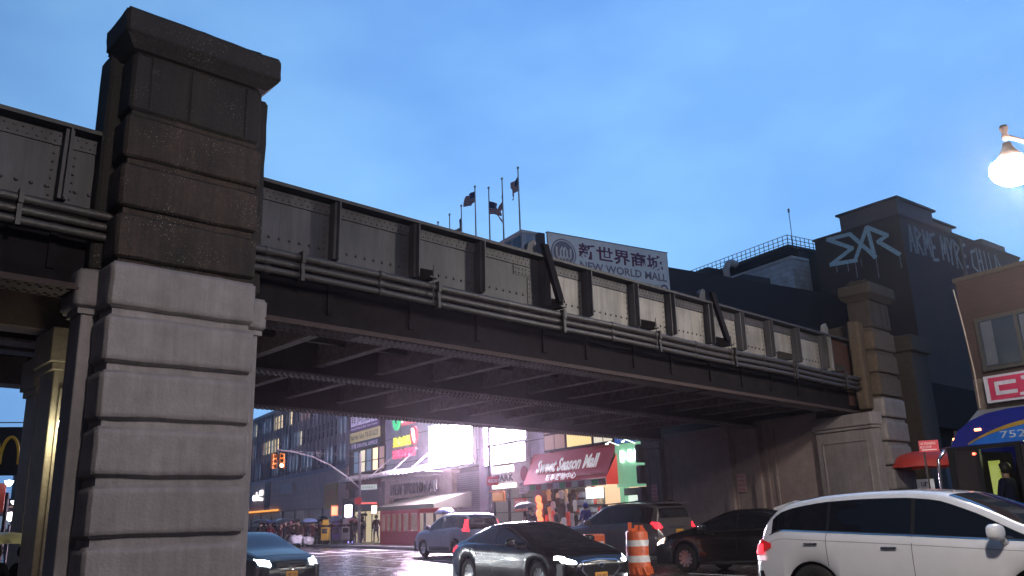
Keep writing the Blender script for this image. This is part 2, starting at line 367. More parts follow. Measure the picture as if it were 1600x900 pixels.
# ================================================================ BANDED PIERS
def rough_box(a, b, n=5, amp=.014, seed=0):
    """a worn block: subdivided box, faces jittered a little"""
    bm = bmesh.new(); bmesh.ops.create_cube(bm, size=1)
    for v in bm.verts: v.co = Vector([lerp(a[i], b[i], v.co[i]+.5) for i in range(3)])
    bmesh.ops.bevel(bm, geom=bm.edges[:], offset=.04, segments=2, affect='EDGES')
    bmesh.ops.subdivide_edges(bm, edges=[q for q in bm.edges if q.calc_length() > .3], cuts=n, use_grid_fill=True)
    for v in bm.verts:
        v.co += noise.noise_vector(v.co*2.3 + Vector((seed, 0, 0)))*amp + noise.noise_vector(v.co*9 + Vector((seed, 3, 0)))*amp*.4
    vs = [tuple(v.co) for v in bm.verts]; bm.verts.index_update(); fs = [tuple(v.index for v in f.verts) for f in bm.faces]; bm.free()
    return vs, fs
def wn_(o):
    m = o.modifiers.new('wn', 'WEIGHTED_NORMAL'); m.keep_sharp = False; m.weight = 80; m.mode = 'FACE_AREA'; return o
def pier(name_label, cat_label, s0, s1, depth, mats, zoff=0, zbase=0, rows_low=7):
    root = thing('bridge_pier', name_label, cat_label, P0 + U*s0 + Vector((0, 0, zbase)), RB)
    wd = s1-s0; P = .755; zt = 5.0 + zoff - zbase
    low, high, capm = mats
    e = MB(); e.box((.07, .07, 0), (wd-.07, depth-.02, zt)); e.build('lower_core', low, root)
    for k in range(rows_low):
        z1 = zt - k*P; z0 = max(0, z1 - P + .1)
        if z1 < .1: break
        e = MB(); e.add(*rough_box((0, 0, z0), (wd, depth, z1), seed=k*3+s0, amp=.018, n=7)); wn_(e.build('band_block', low, root, smooth=True))
    e = MB(); e.box((.09, .09, zt), (wd-.09, depth-.02, zt+3.3)); e.build('upper_core', high, root)
    for k in range(3):
        z0 = zt + k*P + .06; z1 = z0 + P - .1
        e = MB(); e.add(*rough_box((.02, .02, z0), (wd-.02, depth, z1), amp=.02, seed=k*5+20+s0)); wn_(e.build('band_block', high, root, smooth=True))
    zf = zt + 3*P
    e = MB(); e.add(*rough_box((.04, .04, zf+.05), (wd-.04, depth, zf+.98), amp=.01, seed=44)); wn_(e.build('frieze', capm, root, smooth=True))
    for xm_ in (.3, .9, wd-.32): e = MB(); e.box((xm_, .026, zf+.1), (xm_+.02, .04, zf+.95)); e.build('frieze_moulding', capm, root)
    e = MB(); e.add([(.0, -.0, zf+1.0), (wd, -.0, zf+1.0), (wd, depth, zf+1.0), (0, depth, zf+1.0), (-.14, -.14, zf+1.14), (wd+.14, -.14, zf+1.14), (wd+.14, depth+.14, zf+1.14), (-.14, depth+.14, zf+1.14)],
                    [(3, 2, 1, 0), (4, 5, 6, 7), (0, 1, 5, 4), (1, 2, 6, 5), (2, 3, 7, 6), (3, 0, 4, 7)]); e.build('cornice', capm, root)
    e = MB(); e.add(*rough_box((-.17, -.17, zf+1.14), (wd+.17, depth+.17, zf+1.56), amp=.02, seed=9)); wn_(e.build('cap', capm, root, smooth=True))
    e = MB(); e.add(*rough_box((.05, .05, zf+1.54), (wd-.05, depth-.05, zf+1.70), amp=.02, seed=12)); wn_(e.build('cap', capm, root, smooth=True))
    return root, wd, zt, zf
pl, wd, zt, zf = pier('tall banded concrete pier, pale below and black above, filling the left foreground', 'pier', -2.1, 0, .62, (conc_paint, conc_dark, conc_top), rows_low=8)
# backing pilasters of the near pier
e = MB(); e.box((-.15, .66, -.5), (wd+.37, 1.2, 4.5)); e.build('pilaster', conc_paint, pl, bevel=.02)
e = MB(); e.add(*rough_box((-.27, .56, 4.42), (.2, 1.3, 4.98), amp=.01)); wn_(e.build('capital', conc_paint, pl, smooth=True)); e = MB(); e.add(*rough_box((wd-.3, .56, 4.42), (wd+.47, 1.2, 4.93), amp=.01)); wn_(e.build('capital', conc_paint, pl, smooth=True))
e = MB(); e.box((-.21, .62, 4.34), (wd+.42, 1.15, 4.42)); e.build('necking', conc_paint, pl)
e = MB(); e.add(*rough_box((-.12, .58, 4.98), (wd+.33, 1.1, 8.42), n=8, amp=.02, seed=4)); wn_(e.build('upper_backing', conc_top, pl, smooth=True))
pr, wd2, zt2, zf2 = pier('banded concrete pier with brown stained top behind the white car, lit by the street lamp', 'pier', 21.45, 23.05, .8, (conc_paint, conc_warm, conc_cap), zoff=-.22)
e = MB(); e.add(*rough_box((-.42, .3, 4.4), (-.02, .7, 7.3), n=6, amp=.03, seed=6)); wn_(e.build('upper_backing', conc_warm, pr, smooth=True))
e = MB(); e.box((.1, .82, 4.4), (wd2+.1, 2.3, 7.3)); e.box((.3, .82, 0), (wd2+.1, 2.3, 4.39)); e.build('back_block', conc_cap, pr)
# columns under the left span
def column(s, n, label, m, w_=.45):
    c = thing('bridge_column', label, 'column', P0 + U*s + NB*n + Vector((0, 0, -.42)), RB, None)
    e = MB(); e.box((0, 0, 0), (w_, .8, 4.4)); e.build('shaft', m, c, bevel=.02)
    e = MB(); e.box((w_*.2, -.06, 0), (w_*.8, -.003, 4.0)); e.build('shaft_rib', m, c, bevel=.01)
    e = MB(); e.box((-.1, -.1, 4.4), (w_+.1, .9, 4.95)); e.box((-.05, -.05, 4.28), (w_+.05, .85, 4.398)); e.build('capital', m, c, bevel=.015)
    return c
cream = mat('cream_painted_concrete', (.42, .38, .27), .6, scale=4, bump=.4, bscale=18, col2=(.28, .25, .17), width=.5)
column(-2.03, 2.6, 'cream painted column under the left span, lit by a wall lamp', cream)
column(-1.62, 5.2, 'cream painted column furthest under the left span, beside the sky', cream, .5)
brown_beam = mat('brown_painted_girder', (.16, .12, .10), .55, scale=5, bump=.3, col2=(.07, .05, .045), width=.5)
# cross girders of the side span, concrete cased
for n, z0 in ((1.35, 4.95), (2.9, 4.50), (5.7, 4.66), (8.5, 4.48)):
    e = MB(); e.box((-15, n, z0), (-1.2, n+.5, z0+.6)); e.build('side_span_beam', brown_beam, bridge, bevel=.02)

# ================================================================ ABUTMENT WALL facing the street (local -x goes away from the camera)
ab_m = mat('abutment_concrete', (.31, .245, .23), .8, streak=.10, scale=3, bump=.4, bscale=20, col2=(.2, .155, .15), width=.6)
ab = thing('abutment_wall', 'long panelled concrete abutment wall under the right end of the bridge', 'wall', B0, RF)
e = MB(); e.box((-9.7, .02, -.1), (-2.12, 1.0, 4.45)); e.build('wall_face', ab_m, ab); e = MB(); e.box((-10.6, .5, 4.46), (-1.2, 1.6, 5.5)); e.build('bearing_shelf', steel_dark, ab)
e = MB(); e.box((-9.7, -.06, 0), (-1.93, .018, .95)); e.build('plinth', ab_m, ab, bevel=.02)
for a, b in ((-9.5, -6.3), (-6.0, -4.35), (-4.1, -2.1)):
    e = MB()
    e.box((a, -.03, .96), (b, .017, 1.1)); e.box((a, -.03, 4.1), (b, .017, 4.4)); e.box((a, -.03, 1.1), (a+.12, .017, 4.1)); e.box((b-.12, -.03, 1.1), (b, .017, 4.1)); e.build('panel_frame', ab_m, ab, bevel=.01)
for x in (-4.8, -6.15):
    e = MB(); e.box((x-.16, -.14, 0), (x+.16, .0, 4.42)); e.build('wall_rib', ab_m, ab, bevel=.02)
def end_pilaster(x0, x1, z1):
    e = MB(); e.box((x0, -.18, -.1), (x1, .22, z1-.5)); e.build('pilaster', conc_paint, ab, bevel=.02)
    e = MB(); e.box((x0-.07, -.27, z1-.38), (x1+.07, .28, z1)); e.box((x0-.03, -.22, z1-.48), (x1+.03, .25, z1-.382)); e.build('capital', conc_paint, ab, bevel=.03)
    e = MB(); w_ = .22
    e.box((x0+w_, -.21, .5), (x0+w_+.05, -.182, z1-.85)); e.box((x1-w_-.05, -.21, .5), (x1-w_, -.182, z1-.85)); e.box((x0+w_, -.21, z1-.85), (x1-w_, -.182, z1-.8)); e.build('panel_moulding', conc_paint, ab, bevel=.008)
end_pilaster(-2.1, .02, 4.2)
end_pilaster(-10.7, -9.72, 4.4)
for k in range(5):
    e = MB(); e.add(*rough_box((-11.0, -.42, .05+k*.85), (-10.72, .6, .78+k*.85), n=2, amp=.012, seed=k)); wn_(e.build('band_block', conc_paint, ab, smooth=True))
# small notices
def notice(x, z, w_, h_, lab, base, rz, lines, colr=(.5, .35, .36), ink=(.35, .02, .03), y=0, loc=None, grp=None):
    t = thing('notice', lab, 'sign', (base + Matrix.Rotation(rz, 3, 'Z') @ Vector((x, y, z))), rz, grp)
    e = MB(); e.box((0, -.012, 0), (w_, 0, h_)); e.build('sign_panel', mat('notice_%d' % int(colr[0]*100), colr, .5), t)
    im = mat('notice_ink_%d' % int(ink[0]*100), ink, .5)
    n = len(lines)
    for i, L in enumerate(lines):
        text(t, 'lettering', L, w_*.08, -.013, h_*(1-(i+.85)/n), w_*.84, h_/n*.62, im, .002)
    return t
notice(-5.85, 2.05, .42, .62, 'small pale notice in red print on the middle of the abutment wall', B0, RF, ['NO', 'PARK', 'ANY', 'TIME'], y=-.04)
notice(-10.35, 1.9, .36, .62, 'small pale notice in red print on the far pilaster of the abutment', B0, RF, ['NO', 'PARK', 'ANY', 'TIME'], y=-.22)

# ================================================================ BUILDINGS ACROSS THE STREET (local x = -t along the fronts, y into the building)
def FP(t, y=0, z=0): return F0 + V*t + XW*y + Vector((0, 0, z))
lit_a = glow('lit_window_warm', (1, .75, .42), 1.3); lit_b = glow('lit_window_pale', (.95, .85, .65), .8); lit_c = glow('lit_window_pink', (.9, .5, .4), .28); lit_d = glow('lit_window_blue', (.35, .5, .75), .35, (.05, .06, .08))
win_dark = mat('window_glass', (.02, .03, .045), .12, var=.3, spec=.9, coat=.4)
# --- dark street blocks behind the photographer, closing the street on that side
for i, (bx_, by_, bw_, bd_, bh_) in enumerate(((-40, -34, 26, 18, 17), (-12, -30, 22, 16, 21), (12, -28, 24, 18, 15), (-52, -12, 16, 40, 16))):
    bk = thing('office_building', ['tall brown block across the road behind the photographer', 'highest grey block across the road behind the photographer', 'lower block across the road behind the photographer', 'long block left of the photographer'][i], 'building', (bx_, by_, -.6), 0)
    e = MB(); e.box((0, 0, 0), (bw_, bd_, bh_)); e.build('wall', mat('street_block_wall', (.12, .09, .08), .8), bk)
    e = MB()
    for q in range(int(bw_/2.6)):
        for z in range(1, int(bh_/3.4)): e.box((.8+q*2.5, bd_, z*3.3+1), (2.4+q*2.5, bd_+.05, z*3.3+2.8))
    e.build('windows', win_dark, bk)
# --- department store on the left
t0 = 32.8
ds = thing('department_store', 'long department store with ribbed glass upper floors over a blank stone wall', 'building', FP(t0), RF)
stone = mat('store_stone', (.24, .19, .185), .45, scale=2, bump=.2, col2=(.19, .145, .14), width=.5, rvar=.1)
# stone wall with a block pattern
def brick_mat(name, c1, c2, mortar, sc, bw, bh, rough=.7, ms=.02, bump=.3):
    m = bpy.data.materials.new(name); m.use_nodes = True; t = m.node_tree; b = t.nodes['Principled BSDF']; n = t.nodes.new; l = t.links.new
    co = n('ShaderNodeTexCoord'); s = n('ShaderNodeSeparateXYZ'); c = n('ShaderNodeCombineXYZ'); l(co.outputs['Object'], s.inputs[0])
    ad = n('ShaderNodeMath'); l(s.outputs[0], ad.inputs[0]); l(s.outputs[1], ad.inputs[1]); l(ad.outputs[0], c.inputs[0]); l(s.outputs[2], c.inputs[1])
    br = n('ShaderNodeTexBrick'); l(c.outputs[0], br.inputs['Vector']); br.inputs['Color1'].default_value = c1+(1,); br.inputs['Color2'].default_value = c2+(1,); br.inputs['Mortar'].default_value = mortar+(1,)
    br.inputs['Scale'].default_value = sc; br.inputs['Brick Width'].default_value = bw; br.inputs['Row Height'].default_value = bh; br.inputs['Mortar Size'].default_value = ms; br.offset = .5
    nz = n('ShaderNodeTexNoise'); nz.inputs['Scale'].default_value = 1.5; nz.inputs['Detail'].default_value = 8; l(co.outputs['Object'], nz.inputs['Vector'])
    mr = n('ShaderNodeMapRange'); mr.inputs['To Min'].default_value = .55; mr.inputs['To Max'].default_value = 1.35; l(nz.outputs[0], mr.inputs[0])
    mx = n('ShaderNodeMix'); mx.data_type = 'RGBA'; mx.blend_type = 'MULTIPLY'; mx.inputs[0].default_value = 1; l(br.outputs[0], mx.inputs[6]); l(mr.outputs[0], mx.inputs[7]); l(mx.outputs[2], b.inputs['Base Color'])
    bp = n('ShaderNodeBump'); bp.inputs['Strength'].default_value = bump; bp.inputs['Distance'].default_value = .02; l(br.outputs['Fac'], bp.inputs['Height']); bp.invert = True; l(bp.outputs[0], b.inputs['Normal'])
    b.inputs['Roughness'].default_value = rough; return m
stone_b = brick_mat('store_stone_blocks', (.50, .37, .36), (.45, .33, .32), (.27, .2, .19), 1, 1.2, .6, .4, .012)
e = MB(); e.box((-46, 0, 0), (0, 22, 5.75)); e.build('stone_wall', stone_b, ds)
blue_metal = mat('blue_grey_panel', (.18, .23, .34), .4, var=.3)
e = MB(); e.box((-46, .25, 5.76), (0, 22, 12.2)); e.box((-46, -.1, 12.2), (0, 22, 12.5)); e.box((-46, -.05, 5.6), (0, .24, 5.9)); e.build('curtain_wall', blue_metal, ds)
rows = [(6.25, 7.55), (8.35, 9.65), (10.5, 11.8)]
random.seed(3)
lit_cells = {(1, 13): lit_b, (0, 12): lit_d, (1, 14): lit_a, (1, 15): lit_c, (1, 12): lit_a, (2, 6): lit_c, (2, 7): lit_c, (2, 9): lit_a, (2, 11): lit_a, (2, 12): lit_a, (2, 3): lit_d, (2, 4): lit_d, (1, 7): lit_b, (1, 18): lit_c, (1, 19): lit_c, (1, 20): lit_c, (0, 20): lit_a, (0, 22): lit_b, (0, 23): lit_b, (0, 21): lit_a, (2, 14): lit_d, (2, 15): lit_d, (2, 17): lit_b, (2, 18): lit_d}
for ri, (za, zb) in enumerate(rows):
    for k in range(30):
        x1 = -.6 - k*1.5
        m = lit_cells.get((ri, k)) or (lit_d if random.random() < .45 else win_dark)
        f = MB(); f.box((x1-1.38, .10, za), (x1-.06, .24, zb))
        f = f.build('window', blue_metal, ds)
        g = MB()
        for a in (0, 1):
            for b in (0, 1): g.box((x1-1.33+a*.65, .085, za+.05+b*(zb-za)/2), (x1-1.33+a*.65+.58, .098, za-.03+(b+1)*(zb-za)/2))
        g.build('pane', m, f)
        if k == 29: break
for k in range(46):
    e = MB(); x = -.05-k*1.0; e.box((x-.05, -.12, 5.92), (x+.05, .08, 12.18)); e.build('fin', mat('fin_metal', (.28, .35, .48), .35, .3), ds)
for k in range(8):
    x1 = -1.8-k*3.6
    f = MB(); f.box((x1-3.2, -.05, 1.3), (x1, -.003, 2.75)); f = f.build('shop_window', mat('shop_window_frame', (.10, .09, .09), .4), ds)
    g = MB()
    for q in range(4): g.box((x1-3.1+q*.78, -.064, 1.4), (x1-3.1+q*.78+.68, -.052, 2.65))
    g.build('pane', mat('frosted_shop_glass', (.30, .30, .32), .2, em=(.5, .5, .6), ems=.05), f)
wl = glow('white_sign_light', (1, .98, 1), 4)
text(ds, 'lettering', 'eade', -26.6, -.05, 4.0, 1.9, .82, wl, .05)
text(ds, 'lettering', '百貨', -24.2, -.05, 4.45, 1.1, .5, wl, .05); text(ds, 'lettering', 'Store', -24.2, -.05, 3.95, 1.1, .35, wl, .05)
e = MB(); e.box((-22.4, -.06, 2.9), (-20.6, -.004, 5.7)); e.build('dark_panel', mat('dark_panel', (.06, .05, .055), .4), ds)
e = MB(); e.box((-16.6, -.2, 4.25), (-13.2, -.004, 5.15)); e.build('sign_box', mat('grey_sign_box', (.55, .5, .52), .4), ds)
e = MB(); e.box((-30, -.25, 2.82), (-17.5, -.06, 2.96)); e.build('orange_strip', glow('orange_strip_glow', (1, .4, .06), 1.2), ds)  # dim glowing orange strip along the store front
# --- narrow dark building with stacked signs
t0 = 32.7
nb = thing('narrow_building', 'narrow dark building crowded with stacked shop signs between store and mall', 'building', FP(t0), RF)
dk = mat('dark_facade', (.05, .045, .055), .5, var=.4)
e = MB(); e.box((0.02, .1, 0), (7.0, 20, 13)); e.build('facade', dk, nb)
for i, x in enumerate((.6, 1.9, 3.1, 4.3, 5.5)):
    f = MB(); f.box((x+.6, .02, 5.0), (x+1.65, .097, 6.72)); f = f.build('window', mat('window_frame_dark', (.03, .03, .035), .4), nb)
    g = MB(); g.box((x+.7, .004, 5.85), (x+1.55, .018, 6.64)); g.box((x+.7, .004, 5.1), (x+1.55, .018, 5.77)); g.build('pane', [lit_d, lit_b, lit_d, lit_a, lit_c][i], f)
def fsign(name, lab, t, z, w_, h_, m, y=-.12, th=.1, parent=None, cat='sign'):
    s = thing(name, lab, cat, FP(t, y, z), RF) if not parent else parent
    e = MB(); e.box((0, 0, 0), (w_, th, h_)); e.build('sign_panel', m, s, bevel=.01); return s
s = fsign('shop_sign', 'purple sign with four pale character boxes, topmost on the narrow building', 32.0, 8.15, 5.6, 1.75, mat('purple_sign', (.09, .05, .13), .4, em=(.25, .12, .4), ems=.15))
pale_sq = glow('pale_sign_box', (.62, .55, .85), .42, (.5, .45, .6))
for i, ch in enumerate('韓尚招租'):
    e = MB(); e.box((.25+i*1.33, -.04, .42), (1.4+i*1.33, -.002, 1.65)); e.build('sign_box', pale_sq, s)
    text(s, 'lettering', ch, .37+i*1.33, -.045, .55, .9, .98, mat('purple_ink', (.05, .03, .10), .5), .003)
text(s, 'lettering', 'Beauty Salon & Skin Care Center', .2, -.01, .1, 5.2, .22, pale_sq, .004)
s = fsign('shop_sign', 'pale yellow nail and hair salon sign below the purple sign', 32.0, 7.36, 5.7, .74, mat('yellow_sign', (.55, .5, .25), .45, em=(.8, .72, .3), ems=.22))
text(s, 'lettering', 'Nail Hair Salon 718-353-8223', .2, -.005, .18, 5.3, .38, mat('sign_ink', (.03, .03, .03), .5), .004)
s = fsign('shop_sign', 'dark blue sign in pale print, lowest of the salon signs', 32.0, 6.78, 5.7, .55, mat('navy_sign', (.04, .06, .10), .45))
text(s, 'lettering', '牙醫 DENTAL OFFICE', .3, -.005, .1, 5.1, .34, pale_sq, .004)
s = fsign('shop_sign', 'olive green hanging shop sign beside the street pole', 35.4, 2.6, 2.8, 1.9, mat('olive_sign', (.10, .075, .02), .5, em=(.5, .36, .08), ems=.05), y=-.9)
text(s, 'lettering', '珠寶', .4, -.005, .5, 1.9, .9, mat('olive_ink', (.3, .05, .03), .5), .004)
s = fsign('shop_sign', 'weathered brown signboard over the narrow building entrance', 32.2, 3.9, 6.2, 1.1, mat('brown_sign', (.12, .06, .045), .5, scale=4), y=-.3, th=.25)
text(s, 'lettering', 'JEWELRY 金行', .5, -.005, .3, 5, .55, mat('brown_sign_ink', (.4, .22, .14), .5), .01)
s = fsign('shop_sign', 'plain grey fascia panel right of the street pole', 30.4, 2.3, 4.4, 1.5, mat('grey_fascia', (.22, .21, .24), .4), y=-.25, th=.2)
e = MB(); e.box((1.4, -.003, .1), (6.2, .098, 2.25)); e.build('entrance', glow('entrance_glow', (1, .85, .5), .5), nb)
for x in (2.6, 3.8, 5.0): 
    e = MB(); e.box((x, -.05, .1), (x+.08, -.005, 2.25)); e.build('door_frame', black, nb)
# --- shopping mall
t0 = 25.65
ml = thing('shopping_mall', 'large grey panelled shopping mall with stone entrance portal and lit signs', 'building', FP(t0), RF)
panel_m = brick_mat('mall_panels', (.56, .56, .66), (.52, .52, .62), (.12, .12, .15), 1, 5.4, 1.75, .4, .02, .1)
dark_wall = mat('dark_render', (.030, .027, .034), .8, scale=.5, bump=.2, col2=(.020, .018, .024), width=.6)
X2 = t0-5.0
e = MB(); e.box((0, .1, 4.4), (X2-.02, .4, 15.3)); e.build('facade_panels', panel_m, ml)
e = MB(); e.box((0, .42, 0), (X2, 26, 15.3)); e.build('side_wall', dark_wall, ml)
portal = mat('portal_stone', (.34, .27, .22), .5, scale=3, bump=.3, col2=(.22, .16, .13))
def fb(par, name, a, b, m, bev=0):
    e = MB(); e.box(a, b); return e.build(name, m, par, bevel=bev)
T = lambda t: t0-t
fb(ml, 'portal', (T(25.5), .0, 0), (T(24.7), .41, 4.3), portal, .03); fb(ml, 'portal', (T(16.6), -.1, 0), (T(15.2), .41, 4.3), portal, .03)
fb(ml, 'portal_lintel', (T(24.7), -.05, 2.95), (T(16.6), .40, 4.15), portal, .03); fb(ml, 'cornice', (T(25.6), -.2, 4.18), (T(15.1), .40, 4.36), portal, .02)
text(ml, 'lettering', 'NEW WORLD MALL', T(24.2), -.055, 3.15, 7.2, .72, mat('bronze_letter', (.07, .055, .055), .4), .1, bold=.02)
fb(ml, 'shutter', (T(15.2), .2, 0), (T(11.9), .41, 4.1), brick_mat('shutter_slats', (.16, .14, .18), (.15, .13, .17), (.06, .05, .07), 1, 30, .12, .5, .02, .4))
fb(ml, 'entrance', (T(24.6), .25, 0), (T(16.7), .41, 2.9), mat('entrance_dark', (.03, .025, .02), .5))
for x in (23.6, 22.2, 20.8, 19.4, 18.0):
    fb(ml, 'doorway', (T(x), .21, .15), (T(x-.95), .245, 2.3), glow('door_glow', (1, .8, .5), .25))
fb(ml, 'facade_column', (T(11.9), -.12, 0), (T(11.05), .41, 7.6), mat('lilac_column', (.28, .24, .30), .5), .03)
green_on = glow('green_neon', (.03, .8, .3), .9); yel_on = glow('yellow_neon', (.95, .9, .03), 1.1); pink_on = glow('pink_neon', (1, .05, .18), 1.2); red_on = glow('red_panel_light', (.9, .12, .2), .7)
# lit signs on the grey panels, each its own object
def ring(mb, cx, cz, rx, rz, ry=.06, th=.12, n=28):
    vs = []; fs = []
    for i in range(n):
        a = 2*math.pi*i/n
        for (k, y) in ((1, 0), (1-th, 0), (1-th, -ry), (1, -ry)): vs.append((cx+rx*k*math.cos(a), y, cz+rz*k*math.sin(a)))
    for i in range(n):
        j = (i+1) % n
        for q in range(4): fs.append((i*4+q, j*4+q, j*4+(q+1) % 4, i*4+(q+1) % 4))
    mb.add(vs, fs)
def disc(mb, cx, cz, rx, rz, y0=-.06, y1=0, n=28, mi=0):
    mb.prism([(cx+rx*math.cos(2*math.pi*i/n), cz+rz*math.sin(2*math.pi*i/n)) for i in range(n)], y0, y1, 'y', mi)
s = thing('neon_logo', 'green glowing leaf shaped logo high on the grey mall front', 'sign', FP(24.2, .1, 7.55), RF)
e = MB(); disc(e, .6, .8, .62, .85, -.12, 0); e.build('logo_disc', green_on, s)
e = MB(); e.prism([(.3, 1.3), (.5, .5), (.75, .35), (.6, 1.4)], -.14, -.122, 'y'); e.build('logo_stroke', mat('dark_green', (.01, .12, .05), .4), s)
s = thing('neon_sign', 'red and white lit shop sign beside the green logo', 'sign', FP(22.7, .1, 7.7), RF)
e = MB(); e.box((-.1, -.1, 0), (2.1, 0, 1.0)); e.build('sign_panel', red_on, s, bevel=.03)
text(s, 'lettering', 'J MART', .1, -.105, .2, 1.8, .6, wl, .02, bold=.03)
s = thing('neon_sign', 'glowing yellow Chinese character sign above the pink food court letters', 'sign', FP(24.2, .1, 6.36), RF)
text(s, 'lettering', '美食廣場', 0, 0, 0, 2.85, .66, yel_on, .1, bold=0)
s = thing('neon_sign', 'red oval sign with a white stroke beside the yellow characters', 'sign', FP(21.3, .1, 6.5), RF)
e = MB(); disc(e, .55, .4, .5, .6, -.14, 0); e.build('oval_panel', red_on, s)
e = MB(); e.prism([(.25, .85), (.5, .15), (.8, -.1), (.8, .5), (.6, .85)], -.16, -.142, 'y'); e.build('white_stroke', wl, s)
s = thing('neon_sign', 'glowing pink FOOD COURT letters on the grey mall front', 'sign', FP(24.2, .1, 5.6), RF)
text(s, 'lettering', 'FOOD COURT', 0, 0, 0, 3.65, .56, pink_on, .1, bold=0)
# finned canopy
s = thing('canopy', 'sloping glass canopy edged with pale fins above the mall entrance', 'canopy', FP(30.5, -.02, 0), RF)
alum = mat('white_aluminium', (.6, .58, .6), .35, var=.15)
for k in range(24):
    x = k*.62; z = 4.55+.05*math.sin(x)
    e = MB(); e.prism([(-1.5, z-.22), (-1.5, z-.02), (-.7, z+.22), (-.02, z+.26), (-.02, z-.02)], x, x+.09, 'x'); e.build('fin', alum, s)
e = MB(); e.box((0, -1.4, 4.3), (14.3, -.02, 4.36)); e.build('glass_roof', mat('canopy_glass', (.2, .2, .22), .1, var=.2), s)
for x in (6.5, 9.6, 12.6):
    e = MB(); e.tube([(x, -1.7, 4.4), (x+.9, -.02, 6.0)], .035, 8); e.build('tie_rod', alum, s)
# big screen
bill = glow('led_screen', (.97, .74, .98), 330, (.5, .5, .5)); bill2 = glow('lightbox_panel', (.95, .74, 1), 180, (.5, .5, .5))
s = thing('video_screen', 'huge glaring white video screen above the shutter', 'screen', FP(17.7, -.35, 4.5), RF)
e = MB(); e.box((0, 0, 0), (5.5, .28, 2.42)); e.build('casing', mat('grey_casing', (.3, .3, .32), .5), s)
e = MB(); e.box((.05, -.02, .05), (5.45, -.002, 2.37)); e.build('screen_face', bill, s)
for i in range(12):
    e = MB(); e.tube([(.2+i*.45, -.05, 2.4), (.2+i*.45, -.15, 2.62)], .03, 6); e.build('screen_lamp', wl, s)
s = thing('lightbox', 'bright white lightbox, upper of the two right of the lamp pole', 'screen', FP(11.0, -.25, 5.33), RF)
e = MB(); e.box((0, 0, 0), (4.3, .25, 1.35)); e.build('casing', mat('grey_casing'), s)
e = MB(); e.box((.04, -.02, .04), (4.26, -.002, 1.31)); e.build('lit_face', bill2, s)
s = thing('lightbox', 'bright white lightbox, lower of the two right of the lamp pole', 'screen', FP(11.0, -.25, 4.24), RF)
e = MB(); e.box((0, 0, 0), (4.2, .25, .98)); e.build('casing', mat('grey_casing'), s)
e = MB(); e.box((.04, -.02, .04), (4.16, -.002, .94)); e.build('lit_face', bill2, s)
# --- parking building
t0 = 11.0
pk = thing('parking_building', 'pale parking entrance building under the two white lightboxes', 'building', FP(t0), RF)
pale = mat('pale_render', (.36, .33, .37), .5, scale=2, col2=(.28, .25, .28))
fb(pk, 'facade', (0, .15, 3.0), (4.3, 12, 8), pale); fb(pk, 'garage_wall', (0, .35, 0), (4.3, 12, 2.99), mat('garage_green_grey', (.20, .22, .17), .6, em=(.5, .55, .4), ems=.06))
fb(pk, 'fascia', (0, -.05, 2.95), (4.3, .148, 4.2), mat('cream_fascia', (.45, .42, .40), .5))
for x in (0.02, 1.6, 3.1): fb(pk, 'gate_frame', (x, .2, 0), (x+.07, .34, 2.9), black)
for z in (.9, 1.7, 2.4): fb(pk, 'gate_rail', (0.1, .22, z), (4.2, .26, z+.04), black)
text(pk, 'lettering', '新世界停車場', .45, -.055, 3.78, 2.3, .36, wl, .03, bold=.02)
text(pk, 'lettering', 'PARK', .9, -.055, 3.33, 1.8, .36, mat('dark_ink', (.04, .04, .04), .5), .02, bold=.03)
e = MB(); disc(e, 3.75, 3.6, .36, .4, -.08, -.052); e.build('round_logo', mat('dark_red', (.18, .03, .05), .5), pk)
fb(pk, 'light_strip', (.45, -.12, 3.0), (2.9, -.052, 3.18), glow('strip_light', (1, .95, .85), 7))
s = fsign('notice_board', 'orange and red notice board fixed in the parking entrance', 8.6, 1.75, 1.2, .65, mat('orange_board', (.5, .12, .05), .5), y=.1, th=.06)
text(s, 'lettering', 'EARLY BIRD', .1, -.003, .36, 1.0, .18, white_p, .003); text(s, 'lettering', 'PARKING', .1, -.003, .1, 1.0, .18, white_p, .003)
s = fsign('notice_board', 'black and white notice sign reading no and coat beside the red awning', 7.35, 2.6, .75, .62, mat('white_board', (.6, .58, .6), .5), y=-.35, th=.04)
text(s, 'lettering', 'WE BUY', .06, -.003, .36, .62, .17, mat('dark_ink'), .003); text(s, 'lettering', 'GOLD', .06, -.003, .08, .62, .2, mat('dark_ink'), .003)
# --- red awning shop
t0 = 6.6
sh = thing('shop_building', 'two storey shop building with glowing upstairs windows over the red awning', 'building', FP(t0), RF)
fb(sh, 'facade', (.02, .15, 4.3), (6.9, 12, 9), mat('mauve_render', (.16, .13, .16), .6)); fb(sh, 'side_pier', (.02, .02, 0), (.75, .6, 3.0), mat('rose_render', (.32, .22, .22), .6))
fb(sh, 'interior', (.76, 2.2, .05), (6.85, 2.3, 3.2), glow('shop_back_wall', (1, .62, .35), .8)); fb(sh, 'ceiling', (.76, .15, 2.85), (6.85, 2.2, 2.95), glow('shop_ceiling', (1, .85, .6), 1.8))
for i, (x, w_, mm) in enumerate(((1.1, 1.9, lit_c), (3.05, 2.1, lit_a), (5.2, 1.5, lit_b))):
    f = MB(); f.box((x, .06, 4.55), (x+w_, .148, 6.2)); f = f.build('window', mat('window_frame_dark'), sh)
    g = MB()
    n = 1 if i == 1 else 2
    for a in range(n):
        for b in range(n): g.box((x+.08+a*(w_-.08)/n, .04, 4.63+b*.8), (x+(a+1)*(w_-.08)/n, .058, (4.63+b*.8+.7) if n == 2 else 6.12))
    g.build('pane', mm if i != 1 else glow('yellow_room', (1, .75, .3), .95), f)
e = MB(); bm = bmesh.new(); bmesh.ops.create_icosphere(bm, subdivisions=2, radius=.09, matrix=Matrix.Translation((4.75, .0, 5.55)))
